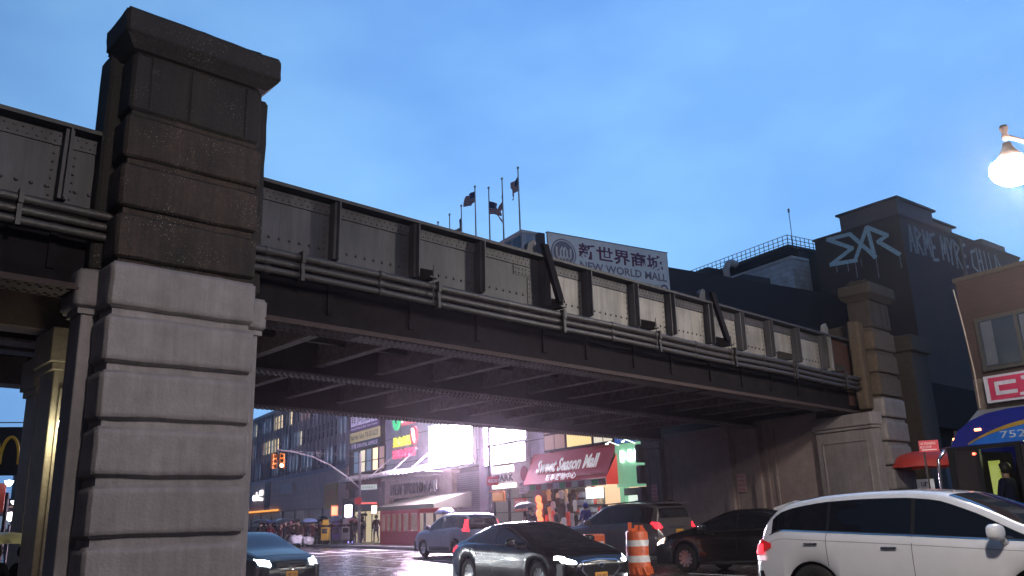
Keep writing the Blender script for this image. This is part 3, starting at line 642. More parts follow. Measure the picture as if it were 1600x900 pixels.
e.add([v.co for v in bm.verts], [tuple(v.index for v in f.verts) for f in bm.faces]); bm.free(); e.build('room_lamp', glow('room_bulb', (1, .9, .5), 25), sh)
aw = thing('awning', 'sloping dark red shop awning lettered Sweet Season Mall', 'awning', FP(t0), RF)
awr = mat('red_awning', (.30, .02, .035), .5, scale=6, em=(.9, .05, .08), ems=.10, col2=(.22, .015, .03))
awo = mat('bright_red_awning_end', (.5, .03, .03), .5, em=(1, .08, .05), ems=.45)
e = MB(); xa, xb = .05, 6.85
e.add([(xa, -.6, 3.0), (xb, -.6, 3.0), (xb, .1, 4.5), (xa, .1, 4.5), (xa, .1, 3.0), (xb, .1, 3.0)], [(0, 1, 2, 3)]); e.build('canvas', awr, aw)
e = MB(); e.add([(xa, -.6, 3.0), (xa, .1, 4.5), (xa, .1, 3.0)], [(0, 1, 2)]); e.build('end_panel', awo, aw)
e = MB(); e.add([(xb+.002, -.6, 2.7), (xb+.002, -.6, 3.0), (xb+.3, .1, 4.45), (xb+.3, .1, 2.7)], [(0, 1, 2, 3)]); e.build('end_panel', awo, aw)
e = MB(); e.box((xa, -.62, 2.68), (xb, -.6, 2.99)); e.build('valance', mat('pale_valance', (.45, .42, .42), .5), aw)
tl = math.atan2(1.5, .7)
text(aw, 'lettering', 'Sweet Season Mall', xa+.85, -.40, 3.5, 5.0, .72, mat('awning_white', (.8, .78, .8), .5, em=(1, 1, 1), ems=.30), .01, bold=.035, tilt=tl-math.pi/2)
text(aw, 'lettering', '旺季購物中心', xa+2.0, -.61, 3.08, 2.5, .36, mat('awning_white'), .01, bold=.02, tilt=tl-math.pi/2)
random.seed(5)
for i in range(13):
    e = MB(); x = xa+.2+i*.51; e.box((x, -.645, 2.70), (x+.42, -.622, 2.96))
    q = e.build('price_card', mat('card_%d' % (i % 5), [(.6, .58, .6), (.1, .35, .15), (.3, .05, .06), (.6, .6, .5), (.25, .08, .1)][i % 5], .5), aw)
gold = mat('gold_motif', (.35, .22, .05), .5)
e = MB()
for i in range(26):
    x = xb-.25-(i % 13)*.14; f = .93 if i < 13 else .12
    if i >= 13: x = xb - .3 - (i-13)*.17
    y = lerp(-.6, .1, f); z = lerp(3.0, 4.5, f)
    e.cbox((x, y-.02, z+.02), (.07, .02, .06 + .04*(i % 2)))
e.build('gold_motif', gold, aw)
# goods hanging in the shop front: every garment its own object
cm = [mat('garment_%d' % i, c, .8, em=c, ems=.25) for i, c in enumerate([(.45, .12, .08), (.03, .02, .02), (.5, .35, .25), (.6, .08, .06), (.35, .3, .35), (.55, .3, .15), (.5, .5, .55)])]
def garment(t, y, z, w_, h_, m, label):
    o = MB(); d = .1
    prof = [(-.16, 1), (-.5, .9), (-.62, .55), (-.45, .5), (-.36, .62), (-.4, 0), (.4, 0), (.36, .62), (.45, .5), (.62, .55), (.5, .9), (.16, 1)]
    o.prism([(a*w_, b*h_) for a, b in prof], -d/2, d/2, 'y')
    q = o.build('hanging_garment', m, loc=FP(t, y, z), rz=RF, bevel=.02); tag(q, label, 'garment', 'clothes hanging in the shop front'); return q
gl = [('rust red jacket', 0), ('black jacket', 1), ('tan coat', 2), ('scarlet shirt', 3), ('lilac grey top', 4), ('ochre jumper', 5), ('pale blouse', 6)]
for i in range(36):
    k = random.choice([0, 2, 1, 1, 3, 2, 0, 5, 1, 5, 6, 4]); r_ = i//12
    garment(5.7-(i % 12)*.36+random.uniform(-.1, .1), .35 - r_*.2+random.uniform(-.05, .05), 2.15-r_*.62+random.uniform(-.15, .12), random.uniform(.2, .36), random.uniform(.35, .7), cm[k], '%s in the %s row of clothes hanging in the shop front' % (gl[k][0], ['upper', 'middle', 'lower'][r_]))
s = thing('lantern_string', 'string of glowing orange red lanterns hanging in the shop front', 'lanterns', FP(5.35, -.5, 0), RF)
for k in range(5):
    e = MB(); e.lathe([(0, .24), (.1, .2), (.15, .1), (.15, -.02), (.1, -.12), (0, -.15)], 10, Matrix.Translation((.1*(k % 2), 0, .9+k*.33))); e.build('lantern', glow('lantern_glow', (1, .16, .04), 2.5), s, smooth=True)
s = thing('display_rack', 'wire display rack crowded with small white packets at the shop front', 'rack', FP(2.3, -.35, .1), RF)
fb(s, 'back_board', (0, .1, 0), (1.9, .14, 2.5), mat('peg_board', (.3, .3, .3), .6)); random.seed(11)
for i in range(70):
    x = (i % 10)*.19; z = .15+(i//10)*.33; e = MB(); e.box((x, -.02-random.random()*.05, z), (x+.13, .09, z+.12+random.random()*.14)); e.build('packet', cm[random.choice([6, 6, 6, 4, 2, 3])] if random.random() < .5 else white_p, s)
s = fsign('lightbox', 'small white lit sign box under the right end of the red awning', 1.15, 2.15, 1.15, .46, glow('small_lightbox', (.9, 1, .95), 3), y=-.7)
# --- green shop
t0 = -.35
gs = thing('green_shop', 'green lit corner shop front right of the red awning', 'building', FP(t0), RF)
grn = mat('green_fascia', (.35, .6, .42), .5, scale=3, em=(.35, .9, .5), ems=.35, col2=(.25, .5, .35))
fb(gs, 'fascia', (.02, -.1, 2.55), (3.6, .3, 4.40), grn); fb(gs, 'upper_wall', (.0, .15, 4.46), (3.6, 10, 9), mat('mauve_render')); fb(gs, 'door_jamb', (.05, .0, 0), (.35, .3, 2.54), grn)
fb(gs, 'shop_glass', (.36, .2, .1), (3.6, .25, 2.2), glow('green_shop_light', (.85, 1, .85), .9)); fb(gs, 'door_head', (.36, -.02, 2.2), (3.6, .3, 2.5), mat('window_frame_dark'))
for x in (1.1, 1.9): fb(gs, 'door_frame', (x, .1, .1), (x+.07, .19, 2.2), black)
text(gs, 'lettering', 'NAILS', .45, -.11, 3.6, 2.6, .5, glow('green_white_neon', (.85, 1, .9), 7), .08, bold=.03)
for x in (.3, 1.4, 2.4):
    e = MB(); e.tube([(x, -.1, 4.35), (x, -.6, 4.5), (x, -.75, 4.42)], .025, 6); e.tube([(x-.08, -.75, 4.4), (x+.08, -.75, 4.4)], .035, 8); e.build('fascia_lamp', glow('white_lamp', (.9, 1, .9), 2), gs)
s = fsign('shop_sign', 'blue signboard with pale lettering tucked under the bridge edge', -.4, 4.44, 1.75, .7, mat('blue_sign', (.02, .09, .35), .45, em=(.04, .2, .8), ems=.35))
text(s, 'lettering', 'Andy Chen', .2, -.005, .06, 1.4, .26, pale_sq, .005)
# --- street entrance canopy of the mall: dull awning over a red booth
s = thing('entrance_awning', 'dull olive awning over the red entrance booth', 'awning', FP(20.6, 0, 0), RF)
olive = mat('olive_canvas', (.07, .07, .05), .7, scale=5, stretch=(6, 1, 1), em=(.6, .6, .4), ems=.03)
e = MB(); e.add([(0, -2.6, 2.35), (8.0, -2.6, 2.35), (7.6, -.02, 3.0), (.4, -.02, 3.0)], [(0, 1, 2, 3)]); e.add([(8.0, -2.6, 2.35), (8.0, -2.6, 2.1), (7.6, -.02, 2.1), (7.6, -.02, 3.0)], [(0, 1, 2, 3)]); e.build('canvas', olive, s)
e = MB(); e.box((0, -2.62, 2.12), (8.0, -2.59, 2.345)); e.build('valance', olive, s)
s = thing('entrance_booth', 'red framed glazed booth in front of the mall entrance', 'booth', FP(20.3, -2.5, .14), RF)
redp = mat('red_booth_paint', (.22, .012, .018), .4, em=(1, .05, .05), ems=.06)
fb(s, 'header', (0, 0, 1.75), (5.5, 2.3, 2.05), redp); fb(s, 'base_panel', (0, 0, 0), (5.5, .12, .75), redp)
for x in (0, .8, 1.6, 2.4, 3.2, 4.2, 5.38): fb(s, 'post', (x, -.02, .75), (x+.12, .1, 1.75), redp)
fb(s, 'glazing', (.1, .05, .76), (5.4, .08, 1.74), mat('booth_glass', (.05, .025, .025), .15, em=(1, .55, .4), ems=.12))

# ================================================================ ROOFTOPS
blue_white = mat('pale_roof_cladding', (.5, .52, .58), .5, scale=4, stretch=(1, 1, .4), col2=(.3, .34, .42))
s = thing('rooftop_cabin', 'pale metal rooftop cabin with glazed side left of the mall banner', 'rooftop cabin', FP(6.7, 0, 15.31), RF)
fb(s, 'cabin', (-6, .0, 0), (0, 1.3, 1.3), blue_white); fb(s, 'roof_edge', (-6.1, -.08, 1.3), (.08, 1.38, 1.42), mat('roof_edge', (.6, .6, .62), .4))
for k in range(5): fb(s, 'window', (-.95-k*1.0, -.03, .15), (-.15-k*1.0, -.002, 1.15), win_dark)
s = thing('banner_post', 'thick dark post standing between rooftop cabin and mall banner', 'post', F0 + V*5 + XW*(-.15) + Vector((.12, -.1, 13.5)), RW)
fb(s, 'post', (0, 0, 0), (.36, .4, 2.5), steel_dark)
s = thing('mall_banner', 'long white rooftop signboard reading New World Mall in English and Chinese', 'sign', F0 + V*5 - V*.25 + Vector((0, 0, 13.45)), RW)
bn = mat('banner_white', (.82, .84, .88), .55, scale=1.5, var=.15); bi = mat('banner_maroon', (.17, .05, .13), .6); bgry = mat('banner_grey', (.27, .25, .31), .6)
fb(s, 'board', (.38, 0, 0), (8.78, .15, 2.6), bn); fb(s, 'board_frame', (.34, -.02, 2.6), (8.82, .17, 2.64), steel_grey)
text(s, 'lettering', '新世界商城', 2.35, -.004, 1.42, 6.0, .9, bi, .006, bold=.02)
text(s, 'lettering', 'NEW WORLD MALL', 2.4, -.004, .82, 6.2, .46, bgry, .006, bold=.02)
text(s, 'lettering', 'FOOD COURT', 5.6, -.004, .28, 2.6, .3, mat('banner_faded', (.45, .5, .42), .6), .006)
e = MB(); disc(e, 1.35, 1.55, .82, .82, -.006, 0); e.build('round_logo', bgry, s)
e = MB(); ring(e, 1.35, 1.55, .74, .74, .012, .07); e.build('logo_ring', bn, s)
e = MB(); e.tube([(.9, -.012, 1.85), (.9, -.012, 1.4), (1.02, -.012, 1.22), (1.14, -.012, 1.4), (1.14, -.012, 1.7), (1.25, -.012, 1.9), (1.35, -.012, 1.7), (1.35, -.012, 1.7), (1.45, -.012, 1.9), (1.56, -.012, 1.7), (1.56, -.012, 1.4), (1.68, -.012, 1.22), (1.8, -.012, 1.4), (1.8, -.012, 1.85)], .05, 6)
e.tube([(1.14, -.012, 1.4), (1.25, -.012, 1.22), (1.35, -.012, 1.4), (1.35, -.012, 1.7)], .05, 6); e.tube([(1.35, -.012, 1.4), (1.45, -.012, 1.22), (1.56, -.012, 1.4)], .05, 6); e.build('logo_mark', bn, s)
e = MB(); ring(e, 8.35, .35, .28, .28, .008, .35); e.build('small_logo', bi, s)
# flagpoles along the mall roof edge
pole_m = mat('pale_flagpole', (.45, .47, .5), .4); fr = mat('flag_red', (.30, .03, .05), .8); fw = mat('flag_white', (.55, .55, .6), .8); fbm = mat('flag_blue', (.02, .03, .13), .8)
def flag(root, z, ln, h_, droop, side, tw):
    """cloth grid: hoist along the pole, the fly drooping"""
    nx, nz_ = 16, 13; vs = []; fs = []; mi = []
    for i in range(nx+1):
        u = i/nx
        for j in range(nz_+1):
            v = j/nz_; sh_ = 1-.35*u*droop
            x = side*ln*u*(1-.45*droop) ; zz = z - h_*v*sh_ - droop*ln*.75*u**1.3
            y = .18*math.sin(u*7+v*2+tw)*u + .05*math.sin(u*17+v*5)*u
            vs.append((x + .08*math.sin(v*5+tw)*u, y, zz))
    for i in range(nx):
        for j in range(nz_):
            a = i*(nz_+1)+j; fs.append((a, a+1, a+nz_+2, a+nz_+1)); mi.append(2 if (i < 7 and j < 7) else (0 if j % 2 == 0 else 1))
    e = MB(); e.v = vs; e.f = fs; e.m = mi; o = e.build('flag', [fr, fw, fbm], root, smooth=True, fix=False); return o
FL = [(18.1, 20.9, None, 'bare top of the flagpole furthest left behind the bridge'), (16.4, 20.9, (20.0, .95, .75, 1.2, .15, 1), 'second flagpole from the left, dark flag drooping close to the pole'),
      (14.75, 20.95, (20.25, 1.5, .95, .6, -.6, 3), 'flagpole with dark crumpled flag at half height, third from the left'), (12.9, 21.6, (21.4, 1.25, .75, -.12, -1, 2), 'flagpole with its flag blowing out to the left at the very top'),
      (11.2, 20.9, (20.1, 1.7, .85, .55, 1, 4), 'flagpole with striped flag streaming down to the right'), (9.6, 20.9, (20.1, 1.5, .9, 1.1, -.6, 5), 'flagpole with striped flag hanging narrow left of the pole'),
      (7.8, 20.9, (20.5, 1.25, .9, .45, -.9, 6), 'tallest looking flagpole on the right, striped flag at the top')]
for t, zt_, f, lab in FL:
    s = thing('flagpole', lab, 'flagpole', FP(t, .6, 15.3), RF, 'flagpoles on the mall roof')
    e = MB(); e.tube([(0, 0, 0), (0, 0, zt_-15.3)], [.06, .035], 8); e.build('pole', pole_m, s)
    e = MB(); e.lathe([(0, .12), (.06, .1), (.08, .04), (.06, -.02), (0, -.04)], 8, Matrix.Translation((0, 0, zt_-15.25))); e.build('finial', pole_m, s)
    if f: flag(s, f[0]-15.3, *f[1:])
# rooftop plant on the dark wall
def roofbox(x, y, z, w_, h_, lab, m=None):
    p = F0 + V*5 + XW*x - V*y*-1
    s = thing('ventilation_unit', lab, 'roof vent', Vector((p.x, p.y, z)), RW); fb(s, 'unit', (0, 0, 0), (w_, 1, h_), m or steel_grey)
    for k in range(4): fb(s, 'louvre', (.08, -.02, h_*(.15+k*.2)), (w_-.08, -.003, h_*(.22+k*.2)), steel_dark)
    return s
roofbox(13.0, .8, 15.3, 1.5, .75, 'squat grey roof vent at the edge of the dark wall')
roofbox(16.2, .8, 15.3, 2.4, .7, 'long low roof vent in front of the pale rooftop block')
s = thing('duct', 'curved pale metal duct end on the dark roof edge', 'duct', Vector((13.4, 50.2, 15.3)), RW)
e = MB(); e.tube([(0, 0, 0), (0, 0, .7), (.15, -.1, 1.0), (.45, -.2, 1.1), (.7, -.3, .95)], .22, 12); e.build('pipe', blue_white, s, smooth=True)
# building with railings round its roof
g0 = Vector((21.7, 62, 0)); lv = 26
s = thing('railed_building', 'dark tower block with pale brick lower storey and railings round its roof', 'building', g0, RF)
fb(s, 'pale_brick', (-lv, 0, 0), (0, 9, 20.1), brick_mat('pale_bricks', (.60, .66, .75), (.48, .54, .63), (.36, .4, .47), 1, 1.2, .4, .7))
fb(s, 'coping', (-lv, -.06, 20.1), (.06, 9, 20.3), mat('roof_edge')); fb(s, 'dark_storey', (-lv-3, 1.0, 20.3), (-.1, 9, 21.2), dark_wall)
fb(s, 'side_block', (.5, 1.4, 0), (8, 9, 20.3), dark_wall)
e = MB()
for k in range(60): x = -k*.48; e.box((x-.02, -.2, 21.2), (x+.02, -.16, 22.0))
for z in (21.35, 21.65, 21.97): e.box((-29, -.2, z), (0, -.16, z+.04))
for k in range(10): y = k*.5; e.box((-.04, y-.2, 21.2), (0, y-.16, 22.0))
for z in (21.35, 21.65, 21.97): e.box((-.04, -.2, z), (0, 5, z+.04))
e.box((-29, -.25, 21.0), (.05, 5, 21.2)); e.build('railing', steel_dark, s)
e = MB(); e.tube([(-.1, .5, 21.2), (-.1, .5, 24.2)], .03, 6); e.tube([(-.1, .5, 24.0), (-.1, .5, 24.3)], .08, 6); e.build('antenna', pole_m, s)
# graffiti building
g0 = Vector((25.6, 52, 0)); 
gb = thing('graffiti_building', 'big dark brown brick building with pale blue graffiti along its roofline', 'building', g0, R(38))
gw = mat('brown_render', (.060, .040, .042), .8, scale=.35, bump=.3, bscale=8, col2=(.036, .027, .032), width=.5)
fb(gb, 'wall', (0, 0, 0), (18.2, 6.3, 19.75), gw); fb(gb, 'parapet', (-.08, -.08, 19.752), (18.3, 6.4, 19.9), gw)
fb(gb, 'penthouse', (.05, .05, 19.9), (4.8, 4.2, 21.0), mat('penthouse_render', (.14, .115, .13), .7, scale=2)); fb(gb, 'penthouse_roof', (-.12, -.12, 21.0), (5.1, 4.4, 21.14), steel_dark)
fb(gb, 'penthouse', (4.82, .3, 19.9), (8.0, 4.0, 20.5), mat('penthouse_render')); fb(gb, 'penthouse_roof', (4.85, .1, 20.5), (8.4, 4.2, 20.62), steel_dark)
fb(gb, 'chimney_block', (13.5, .6, 19.9), (17.5, 3, 20.8), mat('penthouse_render')); fb(gb, 'drain_pipe', (8.0, -.14, 10), (8.3, -.002, 19.6), mat('penthouse_render'))
gp = mat('pale_blue_spray', (.55, .82, .95), .7, scale=5, col2=(.34, .56, .68)); gp2 = mat('pale_grey_spray', (.42, .48, .54), .7, scale=5, col2=(.12, .13, .15))
def stroke(par, name, pts, wd_, m, f):
    """flat band of paint following points on a wall; f maps 2D wall points to 3D"""
    e = MB()
    for (a, b), (c, d) in zip(pts, pts[1:]):
        L = math.hypot(c-a, d-b) or 1; nx_, ny_ = -(d-b)/L*wd_/2, (c-a)/L*wd_/2; ex, ey = (c-a)/L*wd_*.3, (d-b)/L*wd_*.3
        e.add([f(a-ex+nx_, b-ey+ny_), f(c+ex+nx_, d+ey+ny_), f(c+ex-nx_, d+ey-ny_), f(a-ex-nx_, b-ey-ny_)], [(0, 1, 2, 3)])
    return e.build(name, m, par, fix=False)
def gl_(X, Y): # zoomed reading of the left face
    return (5.6*(985-X)/395, 19.75 - (Y - lerp(250, 115, (X-590)/395))/72)
kk = [0]
def fL(a, b): kk[0] += 1; return (-.006-.0004*(kk[0] % 40), a, b)
for P_ in ([(728, 218), (612, 252), (735, 290), (612, 385), (748, 352)], [(735, 218), (842, 328)], [(822, 180), (740, 355)], [(825, 178), (840, 330)], [(825, 178), (915, 216), (868, 250), (958, 308)]):
    stroke(gb, 'graffiti', [gl_(*q) for q in P_], .28, gp, fL)
for X, Y, l_ in ((640, 385, .5), (700, 368, .6), (740, 355, 1.2), (845, 330, 1.4), (958, 308, .9), (770, 345, .5)):
    a, b = gl_(X, Y); stroke(gb, 'paint_drip', [(a, b), (a, b-l_)], .07, gp2, fL)
random.seed(9)
def fR(a, b): kk[0] += 1; return (a, -.006-.0004*(kk[0] % 40), b)
x = .8; glyphs = {'A': [(0, 0), (.4, 1), (.8, 0), (.6, .45), (.2, .4)], 'B': [(0, 0), (0, 1), (.7, .8), (.1, .5), (.8, .2), (0, 0)], 'M': [(0, 0), (.1, 1), (.45, .3), (.8, 1), (.9, 0)], 'E': [(.8, 1), (0, .9), (.1, .5), (.6, .5), (.1, .45), (0, 0), (.8, .05)],
     'Y': [(0, 1), (.4, .5), (.8, 1), (.4, .5), (.3, 0)], 'R': [(0, 0), (0, 1), (.8, .8), (.1, .5), (.8, 0)], 'C': [(.8, .9), (.1, .8), (0, .2), (.8, .05)], 'H': [(0, 1), (.05, 0), (.03, .5), (.7, .55), (.65, 1), (.75, 0)], 'I': [(.3, 1), (.35, 0)], 'L': [(0, 1), (.05, 0), (.7, .05)], 'D': [(0, 0), (0, 1), (.8, .6), (.1, 0)], ' ': []}
for ch in 'ARME MYRE CHILD':
    g = glyphs[ch]
    if g:
        h_ = 1.7 + .3*random.random(); pts = [(x + a*.85, 19.3-h_ + b*h_ - (x*.0)) for a, b in g]
        stroke(gb, 'graffiti', pts, .22, gp2, fR)
    x += 1.0 if ch != ' ' else .45
# brick building on the right and its shop sign
bt = B0 + V*(-3.25)
bb = thing('brick_building', 'red brown brick building with dark windows at the right edge', 'building', bt, RF)
brk = brick_mat('red_brown_bricks', (.030, .011, .011), (.019, .008, .008), (.016, .012, .012), 1, .24, .08, .8, .008, .4)
fb(bb, 'wall', (0, .02, 4.72), (14, 9, 7.5), brk); fb(bb, 'parapet', (-.05, -.04, 7.502), (14, 9, 7.62), mat('brown_coping', (.025, .018, .016), .7)); fb(bb, 'lower_wall', (0, .02, 0), (14, 9, 4.7), mat('tan_render', (.11, .085, .075), .6, scale=3, col2=(.06, .045, .04), streak=.4))
fb(bb, 'window_frame', (.38, -.08, 4.86), (6.0, .018, 6.35), mat('grey_window_frame', (.03, .028, .028), .5))
for k in range(5):
    f = fb(bb, 'window', (.5+k*1.05, -.1, 4.97), (1.45+k*1.05, -.082, 6.24), win_dark); fb(f, 'blind', (.55+k*1.05, -.106, 5.0), (.85+k*1.05, -.102, 6.2), mat('blind', (.05, .055, .075), .5))
s = thing('shop_sign', 'white signboard with maroon letters CJ on the brick building', 'sign', bt + Matrix.Rotation(RF, 3, 'Z') @ Vector((.42, -.22, 3.98)), RF)
fb(s, 'sign_panel', (0, 0, 0), (3.6, .18, .72), mat('white_signboard', (.30, .30, .36), .4)); mr_ = mat('maroon_letters', (.28, .02, .06), .4)
fb(s, 'red_field', (.12, -.008, .06), (2.0, -.001, .66), mr_)
sg = mat('white_signboard')
def bx2(a, b, c, d): fb(s, 'letter_stroke', (a, -.016, b), (c, -.009, d), sg)
bx2(.28, .18, .38, .54); bx2(.382, .44, .85, .54); bx2(.382, .18, .85, .28); bx2(1.0, .5, 1.5, .6); bx2(1.25, .18, 1.36, .498); bx2(.9, .1, 1.36, .178); bx2(1.6, .12, 1.7, .6)
s = thing('awning', 'pale grey canvas awning behind the top of the blue bus', 'awning', bt + Matrix.Rotation(RF, 3, 'Z') @ Vector((.1, -.02, 0)), RF)
e = MB(); e.add([(-.1, -1.5, 2.95), (9, -1.5, 2.95), (9, 0, 3.85), (-.1, 0, 3.85)], [(0, 1, 2, 3)]); e.add([(-.1, -1.5, 2.95), (-.1, 0, 3.85), (-.1, 0, 2.95)], [(0, 1, 2)]); e.box((-.1, -1.51, 2.6), (9, -1.49, 2.945)); e.build('canvas', mat('grey_canvas', (.10, .10, .115), .6, scale=3), s)
s = thing('cable', 'thin cable running down the brick wall from a white insulator', 'cable', bt, RF)
e = MB(); e.tube([(-.05, -.05, 7.3), (.05, -.06, 6.2), (.12, -.05, 4.9), (.1, -.05, 3.9)], .018, 5); e.build('wire', mat('pale_wire', (.3, .25, .22), .5), s)
# dark railway wall beyond the right pier
s = thing('retaining_wall', 'tan retaining wall under the dark railway girder right of the banded pier', 'wall', P0 + U*23.1, RB)
fb(s, 'wall', (0, 1.6, 0), (10, 2.4, 3.35), mat('tan_render')); fb(s, 'dark_girder', (0, 1.7, 3.36), (12, 2.3, 6.2), web_black); fb(s, 'girder_ledge', (0, 1.3, 4.3), (12, 1.69, 4.6), web_black)
s = thing('railway_pier', 'dark squat railway pier standing behind the retaining wall', 'pier', P0 + U*26.0 + NB*.7, RB)  # a further railway pier beyond the banded one
fb(s, 'shaft', (0, 0, 0), (1.5, .85, 6.9), conc_cap, .04); fb(s, 'cap', (-.15, -.15, 6.9), (1.65, .98, 7.5), conc_cap, .05)

# ================================================================ FAR STREET ON THE LEFT
bldd = mat('far_building', (.05, .05, .07), .7); bldl = mat('far_building_light', (.16, .13, .16), .7)
def farb(x, y, w_, h_, lab, m, d=14):
    s = thing('office_building', lab, 'building', (x, y, -.6), R(25)); fb(s, 'block', (0, 0, 0), (w_, d, h_), m)
    random.seed(int(x*7)); n = max(2, int(h_/3)); q = 0
    for i in range(n):
        for j in range(max(2, int(w_/2.5))):
            if q > 60: break
            fb(s, 'window', (.5+j*2.3, -.06, h_-2.2-i*2.6), (1.9+j*2.3, -.002, h_-.9-i*2.6), random.choice([win_dark, win_dark, win_dark, lit_c, lit_d])); q += 1
    return s
farb(-96, 162, 8.5, 15.8, 'tall dark apartment tower beyond the left opening', bldd); farb(-90.5, 158, 14, 17.5, 'higher dark tower block against the blue sky at far left', bldd)
farb(-66, 100, 12, 6.3, 'low dark building with dim windows at far left', bldd); farb(-56, 92, 16, 4.9, 'low mauve shop row under the towers at far left', bldl)
for (x, y, z, lab, sz) in ((-23.6, 40, 2.3, 'glaring white street lantern above the red umbrella', .17), (-30.6, 52, 3.4, 'small distant white street lantern left of the green sign', .1), (-17.9, 30, 3.25, 'white lantern head under the black banner at the left edge', .09)):
    s = thing('street_lantern', lab, 'street lamp', (x, y, -.4), 0, 'distant lanterns on the left street')
    e = MB(); e.tube([(0, 0, 0), (0, 0, z)], .07, 8); e.build('pole', steel_dark, s)
    e = MB(); e.lathe([(0, sz*1.5), (sz*1.6, sz*1.2), (sz*1.2, 0), (sz*.5, -sz*.8), (0, -sz*.9)], 10, Matrix.Translation((0, 0, z+.3))); e.build('lantern_head', glow('lantern_white', (1, .95, .95), 9), s, smooth=True)
s = thing('street_sign', 'green street name sign on a long arm at far left', 'sign', (-34.6, 60, 0), R(20))
fb(s, 'sign_panel', (0, 0, 3.0), (2.6, .05, 3.6), mat('dim_green', (.03, .16, .09), .5, em=(.1, .5, .3), ems=.12)); text(s, 'lettering', 'ROOSEVELT AVE', .2, -.005, 3.2, 2.2, .22, white_p, .004)
e = MB(); e.tube([(-3, .1, 2.2), (0, .1, 3.5), (3.2, .1, 4.3)], .05, 6); e.tube([(3.2, .1, -.4), (3.2, .1, 4.4)], .08, 6); e.build('mast_arm', steel_dark, s)
s = thing('shop_sign', 'dull red hanging sign at the left edge under the banner', 'sign', (-18.7, 30, 2.2), R(30)); fb(s, 'sign_panel', (-.4, 0, 0), (.62, .25, 1.0), mat('dull_red', (.25, .04, .03), .5, em=(1, .15, .1), ems=.08), .03)
# banner with the yellow arch
s = thing('banner', 'black banner with a yellow arch letter hanging from a thin arm', 'banner', (-15.9, 25, 0), R(28))
e = MB(); n_ = 10; vs = []; fs = []
for i in range(n_+1):
    u = i/n_; vs += [(u*1.28, .06*math.sin(u*6), 4.56), (u*1.14-.05, .08*math.sin(u*6+.6), 3.12)]
for i in range(n_): fs.append((2*i, 2*i+1, 2*i+3, 2*i+2))
e.add(vs, fs); e.build('cloth', mat('banner_black', (.015, .012, .014), .7), s, smooth=True)
e = MB(); e.tube([(-.6, 0, 4.66), (1.7, 0, 4.72)], .018, 6); e.tube([(-.6, 0, -.6), (-.6, 0, 4.9)], .06, 8); e.build('arm', pole_m, s)
ym = mat('banner_yellow', (.55, .33, .02), .6, em=(1, .6, .05), ems=.04)
def archpts(cx, w_, h_): return [(cx + w_*math.cos(a), 3.45+h_*math.sin(a)**.8) for a in [math.pi*i/14 for i in range(15)]]
e = MB()
for cx in (.28, .78):
    pts = archpts(cx, .24, .8)
    e.tube([(a, -.10, b) for a, b in pts], .045, 6)
e.build('arch_letter', ym, s)

# ================================================================ STREET FURNITURE
# overhanging lamp on the right
LP = Vector((10.34, 16, 8.06))
s = thing('street_lamp', 'glaring street lamp hanging from an arm at the upper right', 'street lamp', (13.2, 16.4, 0), 0)
e = MB(); e.tube([(0, 0, 0), (0, 0, 8.0)], [.12, .08], 10); e.build('pole', steel_dark, s)
e = MB(); e.tube([(0, 0, 8.0), (-1.0, -.1, 8.35), (-2.2, -.3, 8.55), (-2.86, -.4, 8.72)], .045, 8); e.build('arm', mat('lamp_arm_brown', (.12, .08, .07), .5), s)
e = MB(); e.lathe([(0, .28), (.07, .27), (.09, .2), (.05, .1), (.075, .02), (.06, -.05), (0, -.06)], 12, Matrix.Translation((-2.86, -.4, 8.68))); e.lathe([(.02, .22), (.08, .2), (.1, .1), (.16, 0), (.24, -.12), (.24, -.16)], 16, Matrix.Translation((-2.86, -.4, 8.36))); e.build('lamp_head', mat('lamp_arm_brown'), s, smooth=True)
e = MB(); e.lathe([(.24, 0), (.38, -.1), (.42, -.25), (.34, -.42), (.18, -.54), (0, -.58)], 18, Matrix.Translation((-2.86, -.4, 8.2))); e.build('lamp_bowl', glow('street_lamp_glow', (1, .94, .85), 400), s, smooth=True)  # bowl drawn oversize to stand in for the lamp's glare
lamp('street_lamp_light', 'POINT', (-2.86, -.4, 7.6), 1500, (1, .84, .70), .25, s)
s2_ = copy_tree(s)
for c_ in s2_.children:
    if c_.type == 'LIGHT': c_.data = c_.data.copy(); c_.data.energy = 1300; c_.data.color = (1, .84, .84)
s2_.location = (5.2, 2.6, 0); s2_['label'] = 'twin of the hanging street lamp, standing on the kerb behind the photographer'
# wall lamp under the left span
s = thing('wall_lamp', 'small bright wall lamp on the cream column under the left span', 'lamp', P0 + U*(-1.9) + NB*2.25 + Vector((0, 0, 3.0)), 0)
e = MB(); e.lathe([(0, .09), (.07, .06), (.09, 0), (.07, -.06), (0, -.09)], 12); e.build('bulb', glow('wall_lamp_glow', (1, .95, .75), 30), s, smooth=True)
e = MB(); e.box((-.03, .05, -.03), (.03, .35, .03)); e.build('bracket', steel_dark, s)
lamp('wall_lamp_light', 'POINT', (.05, -.1, -.15), 28, (1, .88, .62), .08, s)
